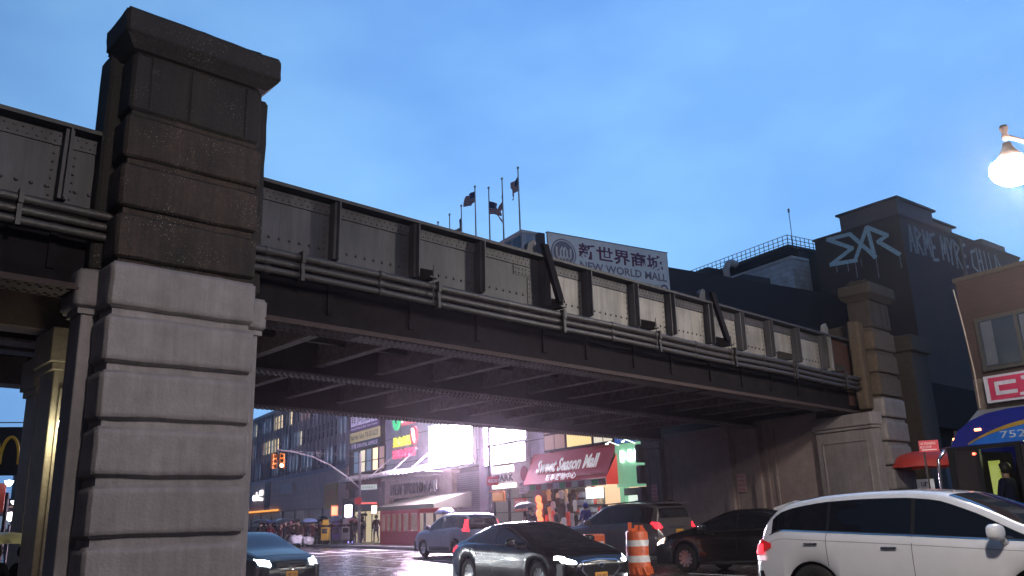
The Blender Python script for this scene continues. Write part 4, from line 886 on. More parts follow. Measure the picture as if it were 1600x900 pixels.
# traffic signal mast
MX = Vector((-10.89, 58.8, 0))
s = thing('traffic_signal', 'traffic signal mast with curved arm and yellow signal heads over the junction', 'traffic light', MX, 0)
e = MB(); e.tube([(0, 0, 0), (0, 0, 6.1)], [.11, .08], 10); e.build('pole', mat('galvanised', (.35, .33, .35), .35, .5), s)
e = MB(); e.tube([(0, 0, 3.75), (-.9, -.1, 4.55), (-2.0, -.3, 5.35), (-3.2, -.5, 5.95), (-4.5, -.7, 6.3), (-5.6, -.8, 6.48)], .055, 8); e.tube([(0, 0, 5.85), (-5.2, -.75, 6.45)], .015, 5); e.build('mast_arm', mat('galvanised'), s)
yel = mat('signal_yellow', (.55, .16, .01), .5, em=(1, .25, .02), ems=.12)
def head(x, y, z, rz, on, w_=.34, h_=.98, par=s):
    h = MB(); Mx = Matrix.Translation((x, y, z)) @ Matrix.Rotation(rz, 4, 'Z')
    h.box((-w_/2, -.12, 0), (w_/2, .12, h_), 0, Mx)
    h = h.build('signal_head', yel, par, bevel=.03)
    for i in range(3):
        Mv = Mx @ Matrix.Translation((0, -.14, h_*(.17+i*.33))) @ Matrix.Rotation(R(90), 4, 'X')
        l_ = MB(); l_.lathe([(0, .02), (.07, .015), (.105, 0)], 12, Mv); l_.build('lens', green_sig if (i == 0 and on) else mat('dark_lens', (.03, .02, .02), .3), h)
        v_ = MB(); v_.lathe([(.115, 0), (.125, .14)], 12, Mv); v_.build('visor', yel, h)
green_sig = glow('green_signal', (.55, 1, .75), 12)
e = MB(); e.tube([(-5.5, -.8, 6.46), (-5.5, -.8, 6.2)], .04, 6); e.tube([(-5.75, -.8, 6.2), (-5.15, -.8, 6.2)], .035, 6); e.build('bracket', steel_dark, s)
head(-5.18, -.8, 5.22, R(8), True); head(-5.75, -.8, 5.2, R(55), False)
s2 = thing('street_sign', 'white street name sign on the traffic signal pole', 'sign', MX + Vector((.12, -.1, 3.62)), R(-15)); fb(s2, 'sign_panel', (0, -.02, 0), (1.15, .02, .34), mat('pale_street_sign', (.6, .7, .65), .4, em=(.9, 1, .95), ems=.35)); text(s2, 'lettering', 'ROOSEVELT', .1, -.022, .09, .95, .16, mat('sign_green_ink', (.02, .2, .1), .5), .002)
red_hand = glow('orange_hand_signal', (1, .18, .03), 2.6)
def ped(lab, loc, rz, m, glyph, w_=.42, h_=.62):
    p = thing('pedestrian_signal', lab, 'pedestrian signal', loc, rz); fb(p, 'housing', (-w_/2, 0, 0), (w_/2, .25, h_), mat('signal_housing', (.35, .12, .02), .5, em=(1, .3, .05), ems=.1), .03); fb(p, 'lit_face', (-w_/2+.05, -.01, .06), (w_/2-.05, -.002, h_-.06), m)
    fb(p, 'visor', (-w_/2, -.18, h_+.002), (w_/2, .1, h_+.03), yel); return p
ped('orange glowing pedestrian signal left of the mast pole', (-12.55, 58.6, 1.95), R(10), red_hand, 'hand', .5, .7)
ped('white glowing pedestrian signal right of the mast pole', (-9.85, 58.6, 2.0), R(-5), glow('white_walk', (1, .85, .85), 6), 'walk', .45, .6)
s = thing('signal_bracket', 'red lit bar holding the walk signal on the mast pole', 'bracket', (-10.75, 58.65, 2.68), 0); fb(s, 'bar', (0, 0, 0), (1.05, .08, .1), glow('red_bar', (1, .1, .08), 1.2))
s = thing('traffic_sign', 'small round red sign on the mast pole', 'sign', (-10.95, 58.6, 2.9), 0)
e = MB(); disc(e, 0, 0, .26, .26, -.03, 0); e.build('sign_disc', mat('round_red', (.4, .03, .04), .4, em=(1, .1, .1), ems=.15), s)
s = thing('kiosk', 'slim street kiosk with a bluish white lit screen by the mast pole', 'kiosk', (-12.35, 60.2, .14), 0)
fb(s, 'case', (0, 0, 0), (.85, .35, 3.0), mat('kiosk_case', (.05, .05, .09), .3), .03); fb(s, 'screen', (.18, -.02, 1.75), (.68, -.003, 2.55), glow('kiosk_screen', (.75, .72, 1), 9)); fb(s, 'base_light', (.1, -.02, .02), (.75, -.003, .12), glow('violet_light', (.35, .3, 1), 4))
# lamp pole in front of the lightboxes with pedestrian signal and no entry sign
s = thing('lamp_pole', 'dark lamp pole standing in front of the lightboxes', 'pole', (-1.45, 44, 0), 0)
e = MB(); e.tube([(0, 0, .0), (0, 0, 8.2)], [.13, .09], 10); e.tube([(0, 0, 0), (0, 0, .8)], .2, 10); e.build('pole', mat('pole_grey_violet', (.10, .085, .11), .4), s)
ped('amber pedestrian signal boxes on the lamp pole before the parking entrance', (-1.12, 43.85, 2.25), R(-20), mat('amber_box', (.45, .22, .04), .5, em=(1, .5, .1), ems=.25), 'x', .75, .5)
s = thing('traffic_sign', 'red and white traffic sign on the lamp pole', 'sign', (-1.62, 43.8, 3.05), 0); fb(s, 'sign_panel', (0, 0, 0), (.6, .03, .46), mat('traffic_red', (.5, .06, .08), .4)); text(s, 'lettering', 'WRONG WAY', .05, -.003, .14, .5, .18, white_p, .002)
# newspaper boxes, bags
for i, (dx, m, lab) in enumerate(((0, mat('news_yellow', (.6, .38, .05), .45, em=(1, .6, .1), ems=.06), 'yellow newspaper box, leftmost beside the white bags'), (.75, mat('news_purple', (.10, .05, .22), .45), 'purple newspaper box in the middle of the three'), (1.4, mat('news_white', (.5, .45, .48), .45), 'grey white newspaper box nearest the mast pole'))):
    s = thing('newspaper_box', lab, 'newspaper box', (-13.5+dx, 58.9, .14), R(-10+i*8), 'newspaper boxes on the corner')
    fb(s, 'box_body', (0, 0, .25), (.5, .45, 1.1), m, .03); fb(s, 'window', (.06, -.012, .7), (.44, -.002, 1.02), glass_dark); fb(s, 'stand', (.1, .1, 0), (.4, .35, .249), steel_dark); fb(s, 'card_holder', (.05, .1, 1.252), (.45, .3, 1.6 if i != 1 else 1.4), m, .02)
def blob(name, loc, sx, sy, sz, m, lab, cat, seed, grp=None, par=None):
    bm = bmesh.new(); bmesh.ops.create_icosphere(bm, subdivisions=3, radius=1)
    for v in bm.verts:
        v.co += noise.noise_vector(v.co*2.2+Vector((seed, 0, 0)))*.28; v.co = Vector((v.co.x*sx, v.co.y*sy, max(0, v.co.z*sz*.9+sz*.7)))
    e = MB(); e.add([v.co for v in bm.verts], [tuple(v.index for v in f.verts) for f in bm.faces]); bm.free(); o = e.build(name, m, par, smooth=True, loc=loc)
    if lab: tag(o, lab, cat, grp)
    return o
bagw = mat('white_plastic_bag', (.6, .62, .66), .35, scale=8)
blob('rubbish_bag', (-15.3, 59.6, .14), .55, .4, .42, bagw, 'white rubbish bag on the pavement, the left one of the pair', 'rubbish bag', 1, 'white rubbish bags'); blob('rubbish_bag', (-14.5, 59.5, .14), .4, .4, .33, bagw, 'white rubbish bag beside the yellow newspaper box', 'rubbish bag', 5, 'white rubbish bags')
# construction drum
s = thing('construction_drum', 'tattered orange and white striped construction drum between the cars', 'traffic drum', (2.78, 20.9, 0), R(10))
og = mat('drum_orange', (.75, .13, .02), .45, scale=9, bump=.5, bscale=12, col2=(.45, .07, .02)); wg = mat('drum_white', (.7, .68, .68), .4, scale=9, bump=.4, bscale=12)
prof = [(.0, .0), (.31, 0), (.31, .06), (.295, .07), (.29, .3), (.283, .31), (.28, .45), (.272, .46), (.27, .66), (.262, .67), (.26, .8), (.25, .81), (.245, .98), (.2, 1.03), (0, 1.04)]
bm = MB(); bm.lathe(prof, 28); bm.m = [1 if (5 <= i//28 <= 6 or 9 <= i//28 <= 9+1) else 0 for i in range(len(bm.f))]
o = bm.build('barrel', [og, wg], s, smooth=True)
for v in o.data.vertices:
    v.co.x += noise.noise(v.co*5)*.03; v.co.y += noise.noise(v.co*5+Vector((4, 0, 0)))*.03
e = MB(); vs = []
for k in range(36):
    a = 2*math.pi*k/36; vs += [(.31*math.cos(a), .31*math.sin(a), .22), ((.33+.05*math.sin(k*2.3))*math.cos(a), (.33+.05*math.sin(k*2.3))*math.sin(a), .02+.05*abs(math.sin(k*1.7)))]
e.add(vs, [(2*k, 2*((k+1) % 36), 2*((k+1) % 36)+1, 2*k+1) for k in range(36)]); e.build('torn_skirt', og, s)
e = MB()
for k in range(5):
    a = k*1.3; e.box((.16*math.cos(a)-.04, .16*math.sin(a)-.02, 1.0), (.16*math.cos(a)+.05, .16*math.sin(a)+.02, 1.08+.07*(k % 3)))
e.build('torn_top', og, s)
s = thing('traffic_barrier', 'low orange plastic barrier behind the bonnet of the black saloon', 'barrier', (1.75, 23.6, 0), R(20)); fb(s, 'body', (0, 0, .2), (.6, .3, .92), og, .05); fb(s, 'foot', (-.1, -.05, 0), (.7, .35, .199), og, .03)
for x in (.06, .34): fb(s, 'reflector', (x, -.01, .6), (x+.2, -.001, .72), wg)
# bus stop sign, lift plow sign, red parasols
s = thing('parking_sign', 'small red no standing sign on a thin dark post near the bus', 'sign', (10.36, 22, 0), R(-22)); fb(s, 'sign_panel', (0, 0, 2.7), (.46, .02, 2.99), mat('regulation_red', (.45, .03, .05), .4)); e = MB(); e.tube([(.1, .05, 0), (.1, .05, 3.0)], .025, 6); e.build('post', steel_dark, s)
for k, L in enumerate(('NO STANDING', 'BUS STOP')): text(s, 'lettering', L, .03, -.004, 2.88-.09*k, .36-.1*k, .06, mat('sign_pink_white', (.7, .6, .62), .5), .002)
fb(s, 'arrow', (.06, -.004, 2.74), (.4, -.001, 2.762), mat('sign_pink_white'))
s = thing('lift_plow_sign', 'grey white sign reading LIFT PLOW behind the white car roof', 'sign', (10.62, 23, 0), R(-22)); fb(s, 'sign_panel', (0, 0, 1.5), (.42, .02, 2.05), mat('grey_white_sign', (.38, .4, .46), .5)); e = MB(); e.tube([(.2, .05, 0), (.2, .05, 2.0)], .025, 6); e.build('post', steel_dark, s)
text(s, 'lettering', 'LIFT', .1, -.003, 1.87, .22, .11, mat('dark_ink'), .002, bold=.03); text(s, 'lettering', 'PLOW', .08, -.003, 1.68, .27, .11, mat('dark_ink'), .002, bold=.03)
def umbrella(name, lab, loc, r, h_, m, tiltv=(0, 0), grp=None, cat='umbrella', polel=1.0, sag=.35, n=8, par_=None):
    u = thing(name, lab, cat, loc, random.random()*6, grp); u.rotation_euler.x = tiltv[0]; u.rotation_euler.y = tiltv[1]
    e = MB(); vs = [(0, 0, 0)]; fs = []; rings = 5; seg = n*3
    for i in range(1, rings+1):
        q = i/rings
        for k in range(seg):
            a = 2*math.pi*k/seg; s_ = 1 if k % 3 == 0 else .965
            rr = r*math.sin(q*math.pi/2*.98)*(s_ if q > .4 else 1); zz = -h_*(1-math.cos(q*math.pi/2*.98)) + (0 if k % 3 == 0 else .05*q*h_)
            vs.append((rr*math.cos(a), rr*math.sin(a), zz))
    for k in range(seg): fs.append((0, 1+k, 1+(k+1) % seg))
    for i in range(rings-1):
        for k in range(seg): fs.append((1+i*seg+k, 1+(i+1)*seg+k, 1+(i+1)*seg+(k+1) % seg, 1+i*seg+(k+1) % seg))
    e.add(vs, fs); e.build('canopy', m, u, smooth=True, fix=False)
    e = MB(); e.tube([(0, 0, .06), (0, 0, -polel)], .012 if r < 1 else .025, 6); e.build('shaft', steel_dark, u)
    e = MB()
    for k in range(n):
        a = 2*math.pi*k/n; e.tube([(0, 0, -.02), (r*.6*math.cos(a), r*.6*math.sin(a), -h_*.24), (r*.99*math.cos(a), r*.99*math.sin(a), -h_*.97)], .006, 4)
    e.build('ribs', steel_dark, u); return u
par_red = mat('red_parasol', (.30, .025, .02), .6, em=(1, .08, .05), ems=.04)
umbrella('parasol', 'red market parasol behind the red no standing sign', (12.9, 27.2, 3.05), 1.15, .55, par_red, cat='parasol', polel=2.95, grp='red market parasols'); umbrella('parasol', 'darker red market parasol half hidden by the bus', (14.3, 27.6, 3.2), 1.2, .55, mat('dark_red_parasol', (.12, .01, .015), .6), cat='parasol', polel=3.1, grp='red market parasols')

# ================================================================ CARS (local x forward, y to the car's left)
def smooth_tab(tab, n=3, w_=.09):
    return lambda x: sum(interp(tab, x+d*w_) for d in (-1, -.5, 0, .5, 1))/5
def car(name, lab, pos, heading, L, W, H, top, belt, axles, r, paint, wheel_col, kind, glassm=None, sill=.24, lights='', roofk=.70, win=None, cat='car', extra=None, grp=None, zoff=0, trim=None):
    """heading: compass angle the car points to, degrees from +Y clockwise"""
    glassm = glassm or glass_dark
    root = thing(name, lab, cat, (pos[0], pos[1], zoff), R(90-heading), grp)
    T = smooth_tab(top); B0_ = smooth_tab(belt); hl = L/2; hw = W/2
    def Bz(x): return min(B0_(x), T(x)-.012)
    def wid(x):
        u = max(0, (abs(x)-.52*hl)/(.48*hl)); 
        return hw*(1-(.20 if x > 0 else .13)*u**2.6 - .10*max(0, u-.9)/.1)
    def cf(x): return max(0, min(1, (T(x)-Bz(x)-.03)/(H-belt[len(belt)//2][1]-.03)))
    def yr(x): return wid(x)*(.90 - cf(x)*(.90-roofk))
    ra = r+.055
    def zb(x):
        z = sill + max(0, (abs(x)-.9*hl)/(.1*hl))*.05
        for a in axles:
            d = abs(x-a)
            if d < ra: z = max(z, r*.95+math.sqrt(ra*ra-d*d))
        return z
    def sec(x):
        w_ = wid(x); t = T(x); b = Bz(x); z0 = zb(x); c = cf(x); y_ = yr(x); zm = lerp(z0, b, .5)
        return [(w_*.955, z0), (w_*.985, lerp(z0, b, .12)), (w_*1.0, zm), (w_*.998, lerp(z0, b, .78)), (w_*.985, lerp(z0, b, .90)), (w_*.955, b), (lerp(w_*.93, y_, .08), lerp(b, t, .08)),
                (lerp(w_*.93, y_, .36), lerp(b, t-.05*c, .34)), (lerp(w_*.93, y_, .68), lerp(b, t-.05*c, .67)), (y_*1.0, t-.065*c-.008), (y_*.93, t-.025*c-.003), (y_*.75, t-.004), (y_*.4, t+.006), (0, t+.01)]
    xs = sorted(set([round(-hl+L*i/56, 3) for i in range(57)] + [round(a+s*ra*k, 3) for a in axles for s in (-1, 1) for k in (0, .35, .65, .85, .96, .999, 1.01)] + [round(s*(hl-d), 3) for s in (-1, 1) for d in (.02, .05, .1, .16)]))
    vs = []; fs = []; n = 0
    for x in xs:
        s_ = sec(x); ring = [(-y, z) for y, z in s_[:-1]] + [(0, s_[-1][1])] + [(y, z) for y, z in reversed(s_[:-1])]; n = len(ring)
        d = hl-abs(x); pull = 0
        for (y, z) in ring:
            # rounded nose and tail seen from the side
            k = .10*max(0, 1-d/.2)*abs((z-.55)/.45)**2 if d < .2 else 0
            vs.append((x-math.copysign(k, x), y, z))
    for i in range(len(xs)-1):
        for k in range(n-1): fs.append((i*n+k, i*n+k+1, (i+1)*n+k+1, (i+1)*n+k))
    fs.append(tuple(range(n))); fs.append(tuple((len(xs)-1)*n+k for k in range(n-1, -1, -1)))
    e = MB(); e.add(vs, fs); body = e.build('body', paint, root, smooth=True)
    bvh = BVHTree.FromPolygons([Vector(v) for v in vs], [list(f) for f in fs])
    fl = MB(); fl.box((-hl+.12, -hw*.93, sill-.02), (hl-.12, hw*.93, sill+.05)) if False else None
    u_ = MB()
    prev = -hl+.15
    for a in sorted(axles)+[None]:
        e1 = (a-ra-.02) if a is not None else hl-.15
        u_.box((prev, -hw*.92, sill-.04), (e1, hw*.92, min(.62, Bz((prev+e1)/2)-.05)))
        if a is not None:
            u_.box((a-ra-.018, -hw*.66, sill), (a+ra+.018, hw*.66, min(r*.95+ra+.14, Bz(a)-.04))); prev = a+ra+.02
    u_.build('underbody', black, root)
    def outline(P):
        loc, nor, idx, dist = bvh.find_nearest(Vector(P))
        return loc, nor
    def patch(nm, m, grid, off=.006, par=root, sm=True):
        """grid of approximate points laid on to the body surface"""
        vs = []; nx = len(grid); ny = len(grid[0])
        for col_ in grid:
            for P in col_:
                P = Vector(P); loc, nor = outline(P)
                if nor.dot(P-loc) < 0 and (P-loc).length > 1e-5: nor = -nor
                c_ = Vector((0, 0, .6));
                if nor.dot(loc-Vector((loc.x*.6, 0, .6))) < 0: nor = -nor
                vs.append(loc+nor*off)
        fs = [(i*ny+j, (i+1)*ny+j, (i+1)*ny+j+1, i*ny+j+1) for i in range(nx-1) for j in range(ny-1)]
        q = MB(); q.add(vs, fs); return q.build(nm, m, par, smooth=sm, fix=False)
    def side(nm, m, x0, x1, zl, zh, sd, off=.006, nx=14, ny=5, inset=0):
        g = []
        for i in range(nx+1):
            x = lerp(x0, x1, i/nx); a = zl(x); b = max(a+.004, zh(x)); col_ = []
            for j in range(ny+1):
                z = min(lerp(a, b, j/ny), sec(x)[-1][1]-.05)
                # y on the section at this height
                s_ = sec(x); y = s_[0][0]
                for (ya, za), (yb, zb_) in zip(s_, s_[1:]):
                    if za <= z <= zb_ + 1e-6: y = lerp(ya, yb, (z-za)/max(1e-6, zb_-za)); break
                    if z > zb_: y = yb
                col_.append((x, sd*(y+.001), z))
            g.append(col_)
        return patch(nm, m, g, off)
    def front(nm, m, pts_b, pts_t, end, off=.008, ny=4, nx=12):
        """pts are (y, z) polylines on the nose (end=1) or tail (end=-1), laid on by ray along x"""
        g = []
        for i in range(nx+1):
            u = i/nx*(len(pts_b)-1); k = min(len(pts_b)-2, int(u)); f = u-k
            b = (lerp(pts_b[k][0], pts_b[k+1][0], f), lerp(pts_b[k][1], pts_b[k+1][1], f)); t = (lerp(pts_t[k][0], pts_t[k+1][0], f), lerp(pts_t[k][1], pts_t[k+1][1], f)); col_ = []
            for j in range(ny+1):
                y = lerp(b[0], t[0], j/ny); z = lerp(b[1], t[1], j/ny)
                h = bvh.ray_cast(Vector((end*(hl+1), y, z)), Vector((-end, 0, 0)))
                
                if h[0] is None or abs(h[0].x) < hl*.8: h = bvh.find_nearest(Vector((end*hl*.93, y, z)))
                col_.append(h[0]+h[1]*(off if h[1].dot(Vector((end, y, 0))) > 0 else -off)-Vector((end*off, 0, 0)))
            g.append(col_)
        vs = []; ny1 = ny+1
        for c_ in g:
            for P in c_: vs.append(P+Vector((end*off, 0, 0)))
        fs = [(i*ny1+j, (i+1)*ny1+j, (i+1)*ny1+j+1, i*ny1+j+1) for i in range(nx) for j in range(ny)]
        q = MB(); q.add(vs, fs); return q.build(nm, m, root, smooth=True, fix=False)
    # glass
    wr, wf, pill = win
    for sd in (-1, 1):
        side('pillar_band', black, wr+.01, wf-.01, lambda x: Bz(x)+.03, lambda x: min(T(x)-.095, T(x)-.065*cf(x)-.03), sd, .004, 24, 5)
        cuts = [wr]+list(pill)+[wf]
        for a, b in zip(cuts, cuts[1:]):
            side('side_window', glassm, a+.025, b-.025, lambda x: Bz(x)+.04, lambda x: min(T(x)-.105, T(x)-.065*cf(x)-.04), sd, .009)
        side('window_trim', trim or black, wr-.02, wf+.02, lambda x: Bz(x)+.012, lambda x: Bz(x)+.03, sd, nx=30, ny=1)
    def screen(nm, xa, xb, m=glassm):
        g = []
        for i in range(9):
            x = lerp(xa, xb, i/8); col_ = []
            for j in range(15):
                y = lerp(-1, 1, j/14)*yr(x)*.90; col_.append((x, y, T(x)+.02))
            g.append(col_)
        patch(nm, m, g, .007)
    roofz = max(z for _, z in top)
    xf0 = [x for x, z in top if z > roofz-.06][-1]; xc = [x for x, z in top if x > xf0+.2 and z < belt[-2][1]+.13][0]
    screen('windscreen', xf0+.08, xc-.04)
    xr0 = [x for x, z in top if z > roofz-.09][0]; xrl = [x for x, z in top if x < xr0 and z < belt[0][1]+.16]
    xrl = xrl[-1] if xrl else -hl+.2
    screen('rear_window', xrl+.05, xr0-.06)
    # seams
    for xx in pill[:2]+(wf-.02,):
        for sd in (-1, 1): side('door_seam', black, xx-.004, xx+.004, lambda x: zb(x)+.05, lambda x: Bz(x)+.01, sd, .002, 1, 8)
    for sd in (-1, 1):
        for xx in [pill[-1] - .28] + ([pill[0]-.22] if len(pill) > 1 else [wr+.3]):
            zc = Bz(xx)-.13; h_ = MB(); h_.cbox((xx, sd*(wid(xx)+.012), zc), (.2, .03, .028)); h_.build('door_handle', chrome if kind != 'black' else paint, root, bevel=.008)
        # wing mirror
        xm = wf-.28; zc = Bz(xm)+.11; mm = MB(); yb = wid(xm)*.97
        bm = bmesh.new(); bmesh.ops.create_icosphere(bm, subdivisions=3, radius=1)
        for v in bm.verts: v.co = Vector((xm + math.copysign(abs(v.co.x)**.7, v.co.x)*.10*(1 if v.co.x > 0 else .6), sd*(yb+.15)+math.copysign(abs(v.co.y)**.8, v.co.y)*.13, zc+math.copysign(abs(v.co.z)**.75, v.co.z)*.09))
        mm.add([v.co for v in bm.verts], [tuple(v.index for v in f.verts) for f in bm.faces]); bm.free()
        mm.tube([(xm+.03, sd*(yb-.03), zc-.13), (xm+.02, sd*(yb+.08), zc-.04)], [.045, .035], 8); mr_o = mm.build('wing_mirror', paint, root, smooth=True)
        g = MB(); g.cbox((xm-.05, sd*(yb+.15), zc), (.01, .17, .1)); g.build('mirror_glass', glass_dark, mr_o)
    # wheels
    for a in axles:
        for sd in (-1, 1):
            w_ = MB(); yc = hw*.955-.10; Mx = Matrix.Translation((a, sd*yc, r)) @ Matrix.Rotation(R(-90*sd), 4, 'X')
            w_.lathe([(r*.60, .09), (r*.68, .105), (r*.90, .10), (r*.985, .075), (r, .03), (r, -.05), (r*.97, -.09), (r*.6, -.1)], 36, Mx)
            w_ = w_.build('wheel', rubber, root, smooth=True)
            q = MB(); q.lathe([(r*.68, .10), (r*.65, .085), (r*.60, .05), (r*.58, -.05)], 32, Mx); q.lathe([(0, .055), (r*.14, .055), (r*.16, .03)], 16, Mx)
            for k in range(wheel_col[1]):
                t = 2*math.pi*k/wheel_col[1]; Mq = Mx @ Matrix.Rotation(t, 4, 'Z'); s0 = .035 if wheel_col[1] > 6 else .05
                q.add([Mq @ Vector(v) for v in ((r*.08, -s0*.8, .06), (r*.64, -s0, .085), (r*.64, s0, .085), (r*.08, s0*.8, .06), (r*.08, -s0*.8, .02), (r*.64, -s0, .05), (r*.64, s0, .05), (r*.08, s0*.8, .02))], [(0, 1, 2, 3), (0, 4, 5, 1), (2, 6, 7, 3), (1, 5, 6, 2), (4, 5, 6, 7)])
            q.build('rim', wheel_col[0], w_, smooth=False)
            d_ = MB(); d_.lathe([(0, .0), (r*.6, .0)], 24, Mx); d_.build('brake_disc', black, w_)
    if extra: extra(dict(root=root, front=front, side=side, patch=patch, Bz=Bz, T=T, wid=wid, hl=hl, hw=hw, bvh=bvh, sec=sec, yr=yr, screen=screen))
    return root
def mbx(root, name, c, d, m, bev=.01):
    e = MB(); e.cbox(c, d); return e.build(name, m, root, bevel=bev)
def plate(X, end, z, txt, y=0):
    h = X['bvh'].ray_cast(Vector((end*(X['hl']+1), y, z)), Vector((-end, 0, 0))); x = h[0].x + end*.02
    p = mbx(X['root'], 'number_plate', (x, y, z), (.02, .31, .155), plate_y, .006)
    if end > 0: o = text(X['root'], 'plate_number', txt, x+.012, y+.12-.24, z-.04, .24, .08, plate_t, .002, rz=R(90))
    else: o = text(X['root'], 'plate_number', txt, x-.012, y+.12, z-.04, .24, .08, plate_t, .002, rz=R(-90))
# --- black saloon in the centre with lit headlamps
dropl = mat('black_wet_paint', (.008, .008, .009), .22, var=.2, coat=.45, bump=.12, bscale=130, spec=.4)
def x_black(X):
    hl = X['hl']; f = X['front']; rt = X['root']
    for sd in (-1, 1):
        f('headlamp', head_on, [(sd*.58, .62), (sd*.66, .61), (sd*.80, .64)], [(sd*.58, .66), (sd*.68, .70), (sd*.82, .76)], 1)
        f('tail_lamp', red_tail, [(sd*.5, .78), (sd*.84, .80)], [(sd*.52, .92), (sd*.84, .95)], -1)
        f('fog_lamp', glow('fog_lamp', (.95, .97, 1), 9), [(sd*.62, .30), (sd*.72, .30)], [(sd*.62, .37), (sd*.72, .37)], 1)
        X['side']('side_light', red_tail, -hl+.04, -hl+.2, lambda x: .79, lambda x: .93, sd, .008, 4, 3)
        X['side']('headlamp_side', head_on, hl-.42, hl-.10, lambda x: .70-.05*(x-hl+.42), lambda x: .76, sd, .008, 5, 3)
        f('bumper_trim', chrome, [(sd*.5, .27), (sd*.80, .29)], [(sd*.5, .285), (sd*.80, .31)], 1)
    f('grille', mat('grille_black', (.02, .02, .022), .35, scale=60, col2=(.005, .005, .005), width=.1), [(-.40, .46), (-.30, .36), (0, .34), (.30, .36), (.40, .46)], [(-.44, .50), (-.42, .62), (0, .66), (.42, .62), (.44, .50)], 1, .012)
    for pb, pt in (([(-.46, .50), (-.42, .635), (0, .665), (.42, .635), (.46, .50)], [(-.49, .50), (-.44, .655), (0, .685), (.44, .655), (.49, .50)]), ([(-.49, .49), (-.34, .345), (0, .325), (.34, .345), (.49, .49)], [(-.46, .51), (-.31, .365), (0, .345), (.31, .365), (.46, .51)])):
        f('grille_surround', chrome, pb, pt, 1, .02, 2, 24)
    h = X['bvh'].ray_cast(Vector((hl+1, 0, .57)), Vector((-1, 0, 0)))
    e = MB(); ring_pts = [(h[0].x+.03, .075*math.cos(t), .57+.038*math.sin(t)) for t in [math.radians(-60-k*300/20)+math.pi*0 for k in range(21)]]; e.tube(ring_pts, .009, 5)
    e.tube([ring_pts[0], (h[0].x+.03, .012, .595)], .008, 5); e.tube([ring_pts[-1], (h[0].x+.03, -.012, .595)], .008, 5); e.build('badge', chrome, rt)
    plate(X, 1, .36, 'GVK 4821')
    for sd in (-1, 1):
        lamp('headlamp_beam', 'SPOT', (hl+.05, sd*.66, .66), 160, (.9, .95, 1), .06, rt, (R(84), 0, R(-90)), (75, .8))
    e = MB()
    for y0 in (.1, -.5): e.tube([(1.28, y0, .98), (.98, y0+.55, 1.05)], .008, 4)
    e.build('wiper', black, rt)
saloon_top = [(-2.4, .62), (-2.38, .80), (-2.3, .98), (-1.95, 1.06), (-1.7, 1.09), (-1.2, 1.26), (-.75, 1.40), (-.35, 1.44), (.05, 1.435), (.35, 1.38), (.8, 1.2), (1.22, 1.02), (1.6, .95), (2.0, .86), (2.25, .76), (2.36, .66), (2.4, .55)]
saloon_belt = [(-2.4, .85), (-1.6, .98), (-.5, .95), (.6, .92), (1.2, .90), (2.0, .78), (2.4, .60)]
bp_ = (.28, 19.6)
car('black_saloon', 'glossy black saloon with lit headlamps in the middle of the road', bp_, 147, 4.8, 1.83, 1.44, saloon_top, saloon_belt, (-1.42, 1.44), .335, dropl, (alloy, 10), 'black',
    glassm=mat('saloon_glass', (.015, .018, .024), .07, var=.3, spec=.4, coat=0), lights='f', win=(-1.55, .98, (-1.15, -.28)), extra=x_black, trim=chrome, zoff=-.12)
# --- white crossover in the right foreground
whitep = mat('white_wet_paint', (.72, .71, .73), .22, var=.06, coat=1, bump=.10, bscale=160, spec=.5)
def x_white(X):
    hl = X['hl']; f = X['front']
    for sd in (-1, 1):
        X['side']('tail_lamp', red_dim, -hl+.08, -hl+.40, lambda x: .80+.42*(x+hl-.08), lambda x: 1.06-.25*(x+hl-.08), sd, .02, 8, 5)
        X['side']('brake_light', red_tail, -hl+.10, -hl+.26, lambda x: .84, lambda x: .97, sd, .028, 4, 3)
        X['side']('reverse_light', mat('reverse_lens', (.7, .6, .65), .2, em=(1, .7, .8), ems=.8), -hl+.12, -hl+.28, lambda x: .76, lambda x: .82, sd, .024, 4, 3)
        f('tail_lamp', red_tail, [(sd*.55, .84), (sd*.8, .84)], [(sd*.55, 1.0), (sd*.8, 1.0)], -1)
        X['side']('sill_moulding', whitep, -.9, .95, lambda x: .30, lambda x: .36, sd, .02, 10, 2)
        X['side']('shoulder_line', mat('seam_shadow', (.2, .2, .2), .5), -2.05, 1.6, lambda x: X['Bz'](x)-.085, lambda x: X['Bz'](x)-.079, sd, .002, 30, 1)  # shade of the shoulder crease drawn as a thin grey strip
        e = MB(); e.tube([(x, sd*X['yr'](x)*.86, X['T'](x)+.015) for x in [-1.4+.3*i for i in range(8)]], .015, 6)
        X['side']('headlamp', mat('headlamp_lens', (.6, .62, .65), .1, var=.1), hl-.6, hl-.2, lambda x: .72, lambda x: .86, sd, .012, 6, 3)
    # spoiler
    g = MB(); g.prism([(-hl+.42, 1.40), (-hl+.24, 1.425), (-hl+.26, 1.46), (-hl+.62, 1.545), (-hl+.62, 1.50)], -.56, .56, 'y'); g.build('spoiler', whitep, X['root'], bevel=.012)
    f('grille', black, [(-.5, .42), (.5, .42)], [(-.5, .62), (.5, .62)], 1)
    e = MB()
    for y0 in (.1, -.5): e.tube([(1.33, y0, 1.09), (1.0, y0+.55, 1.18)], .009, 4)
    e.build('wiper', black, X['root'])
    plate(X, -1, .78, 'FKR 2290')
cross_top = [(-2.4, .68), (-2.38, .92), (-2.33, 1.06), (-2.24, 1.17), (-2.08, 1.36), (-1.98, 1.46), (-1.75, 1.53), (-1.3, 1.595), (-.7, 1.62), (-.1, 1.615), (.3, 1.57), (.75, 1.40), (1.15, 1.20), (1.42, 1.09), (1.8, 1.03), (2.15, .93), (2.33, .78), (2.4, .62)]
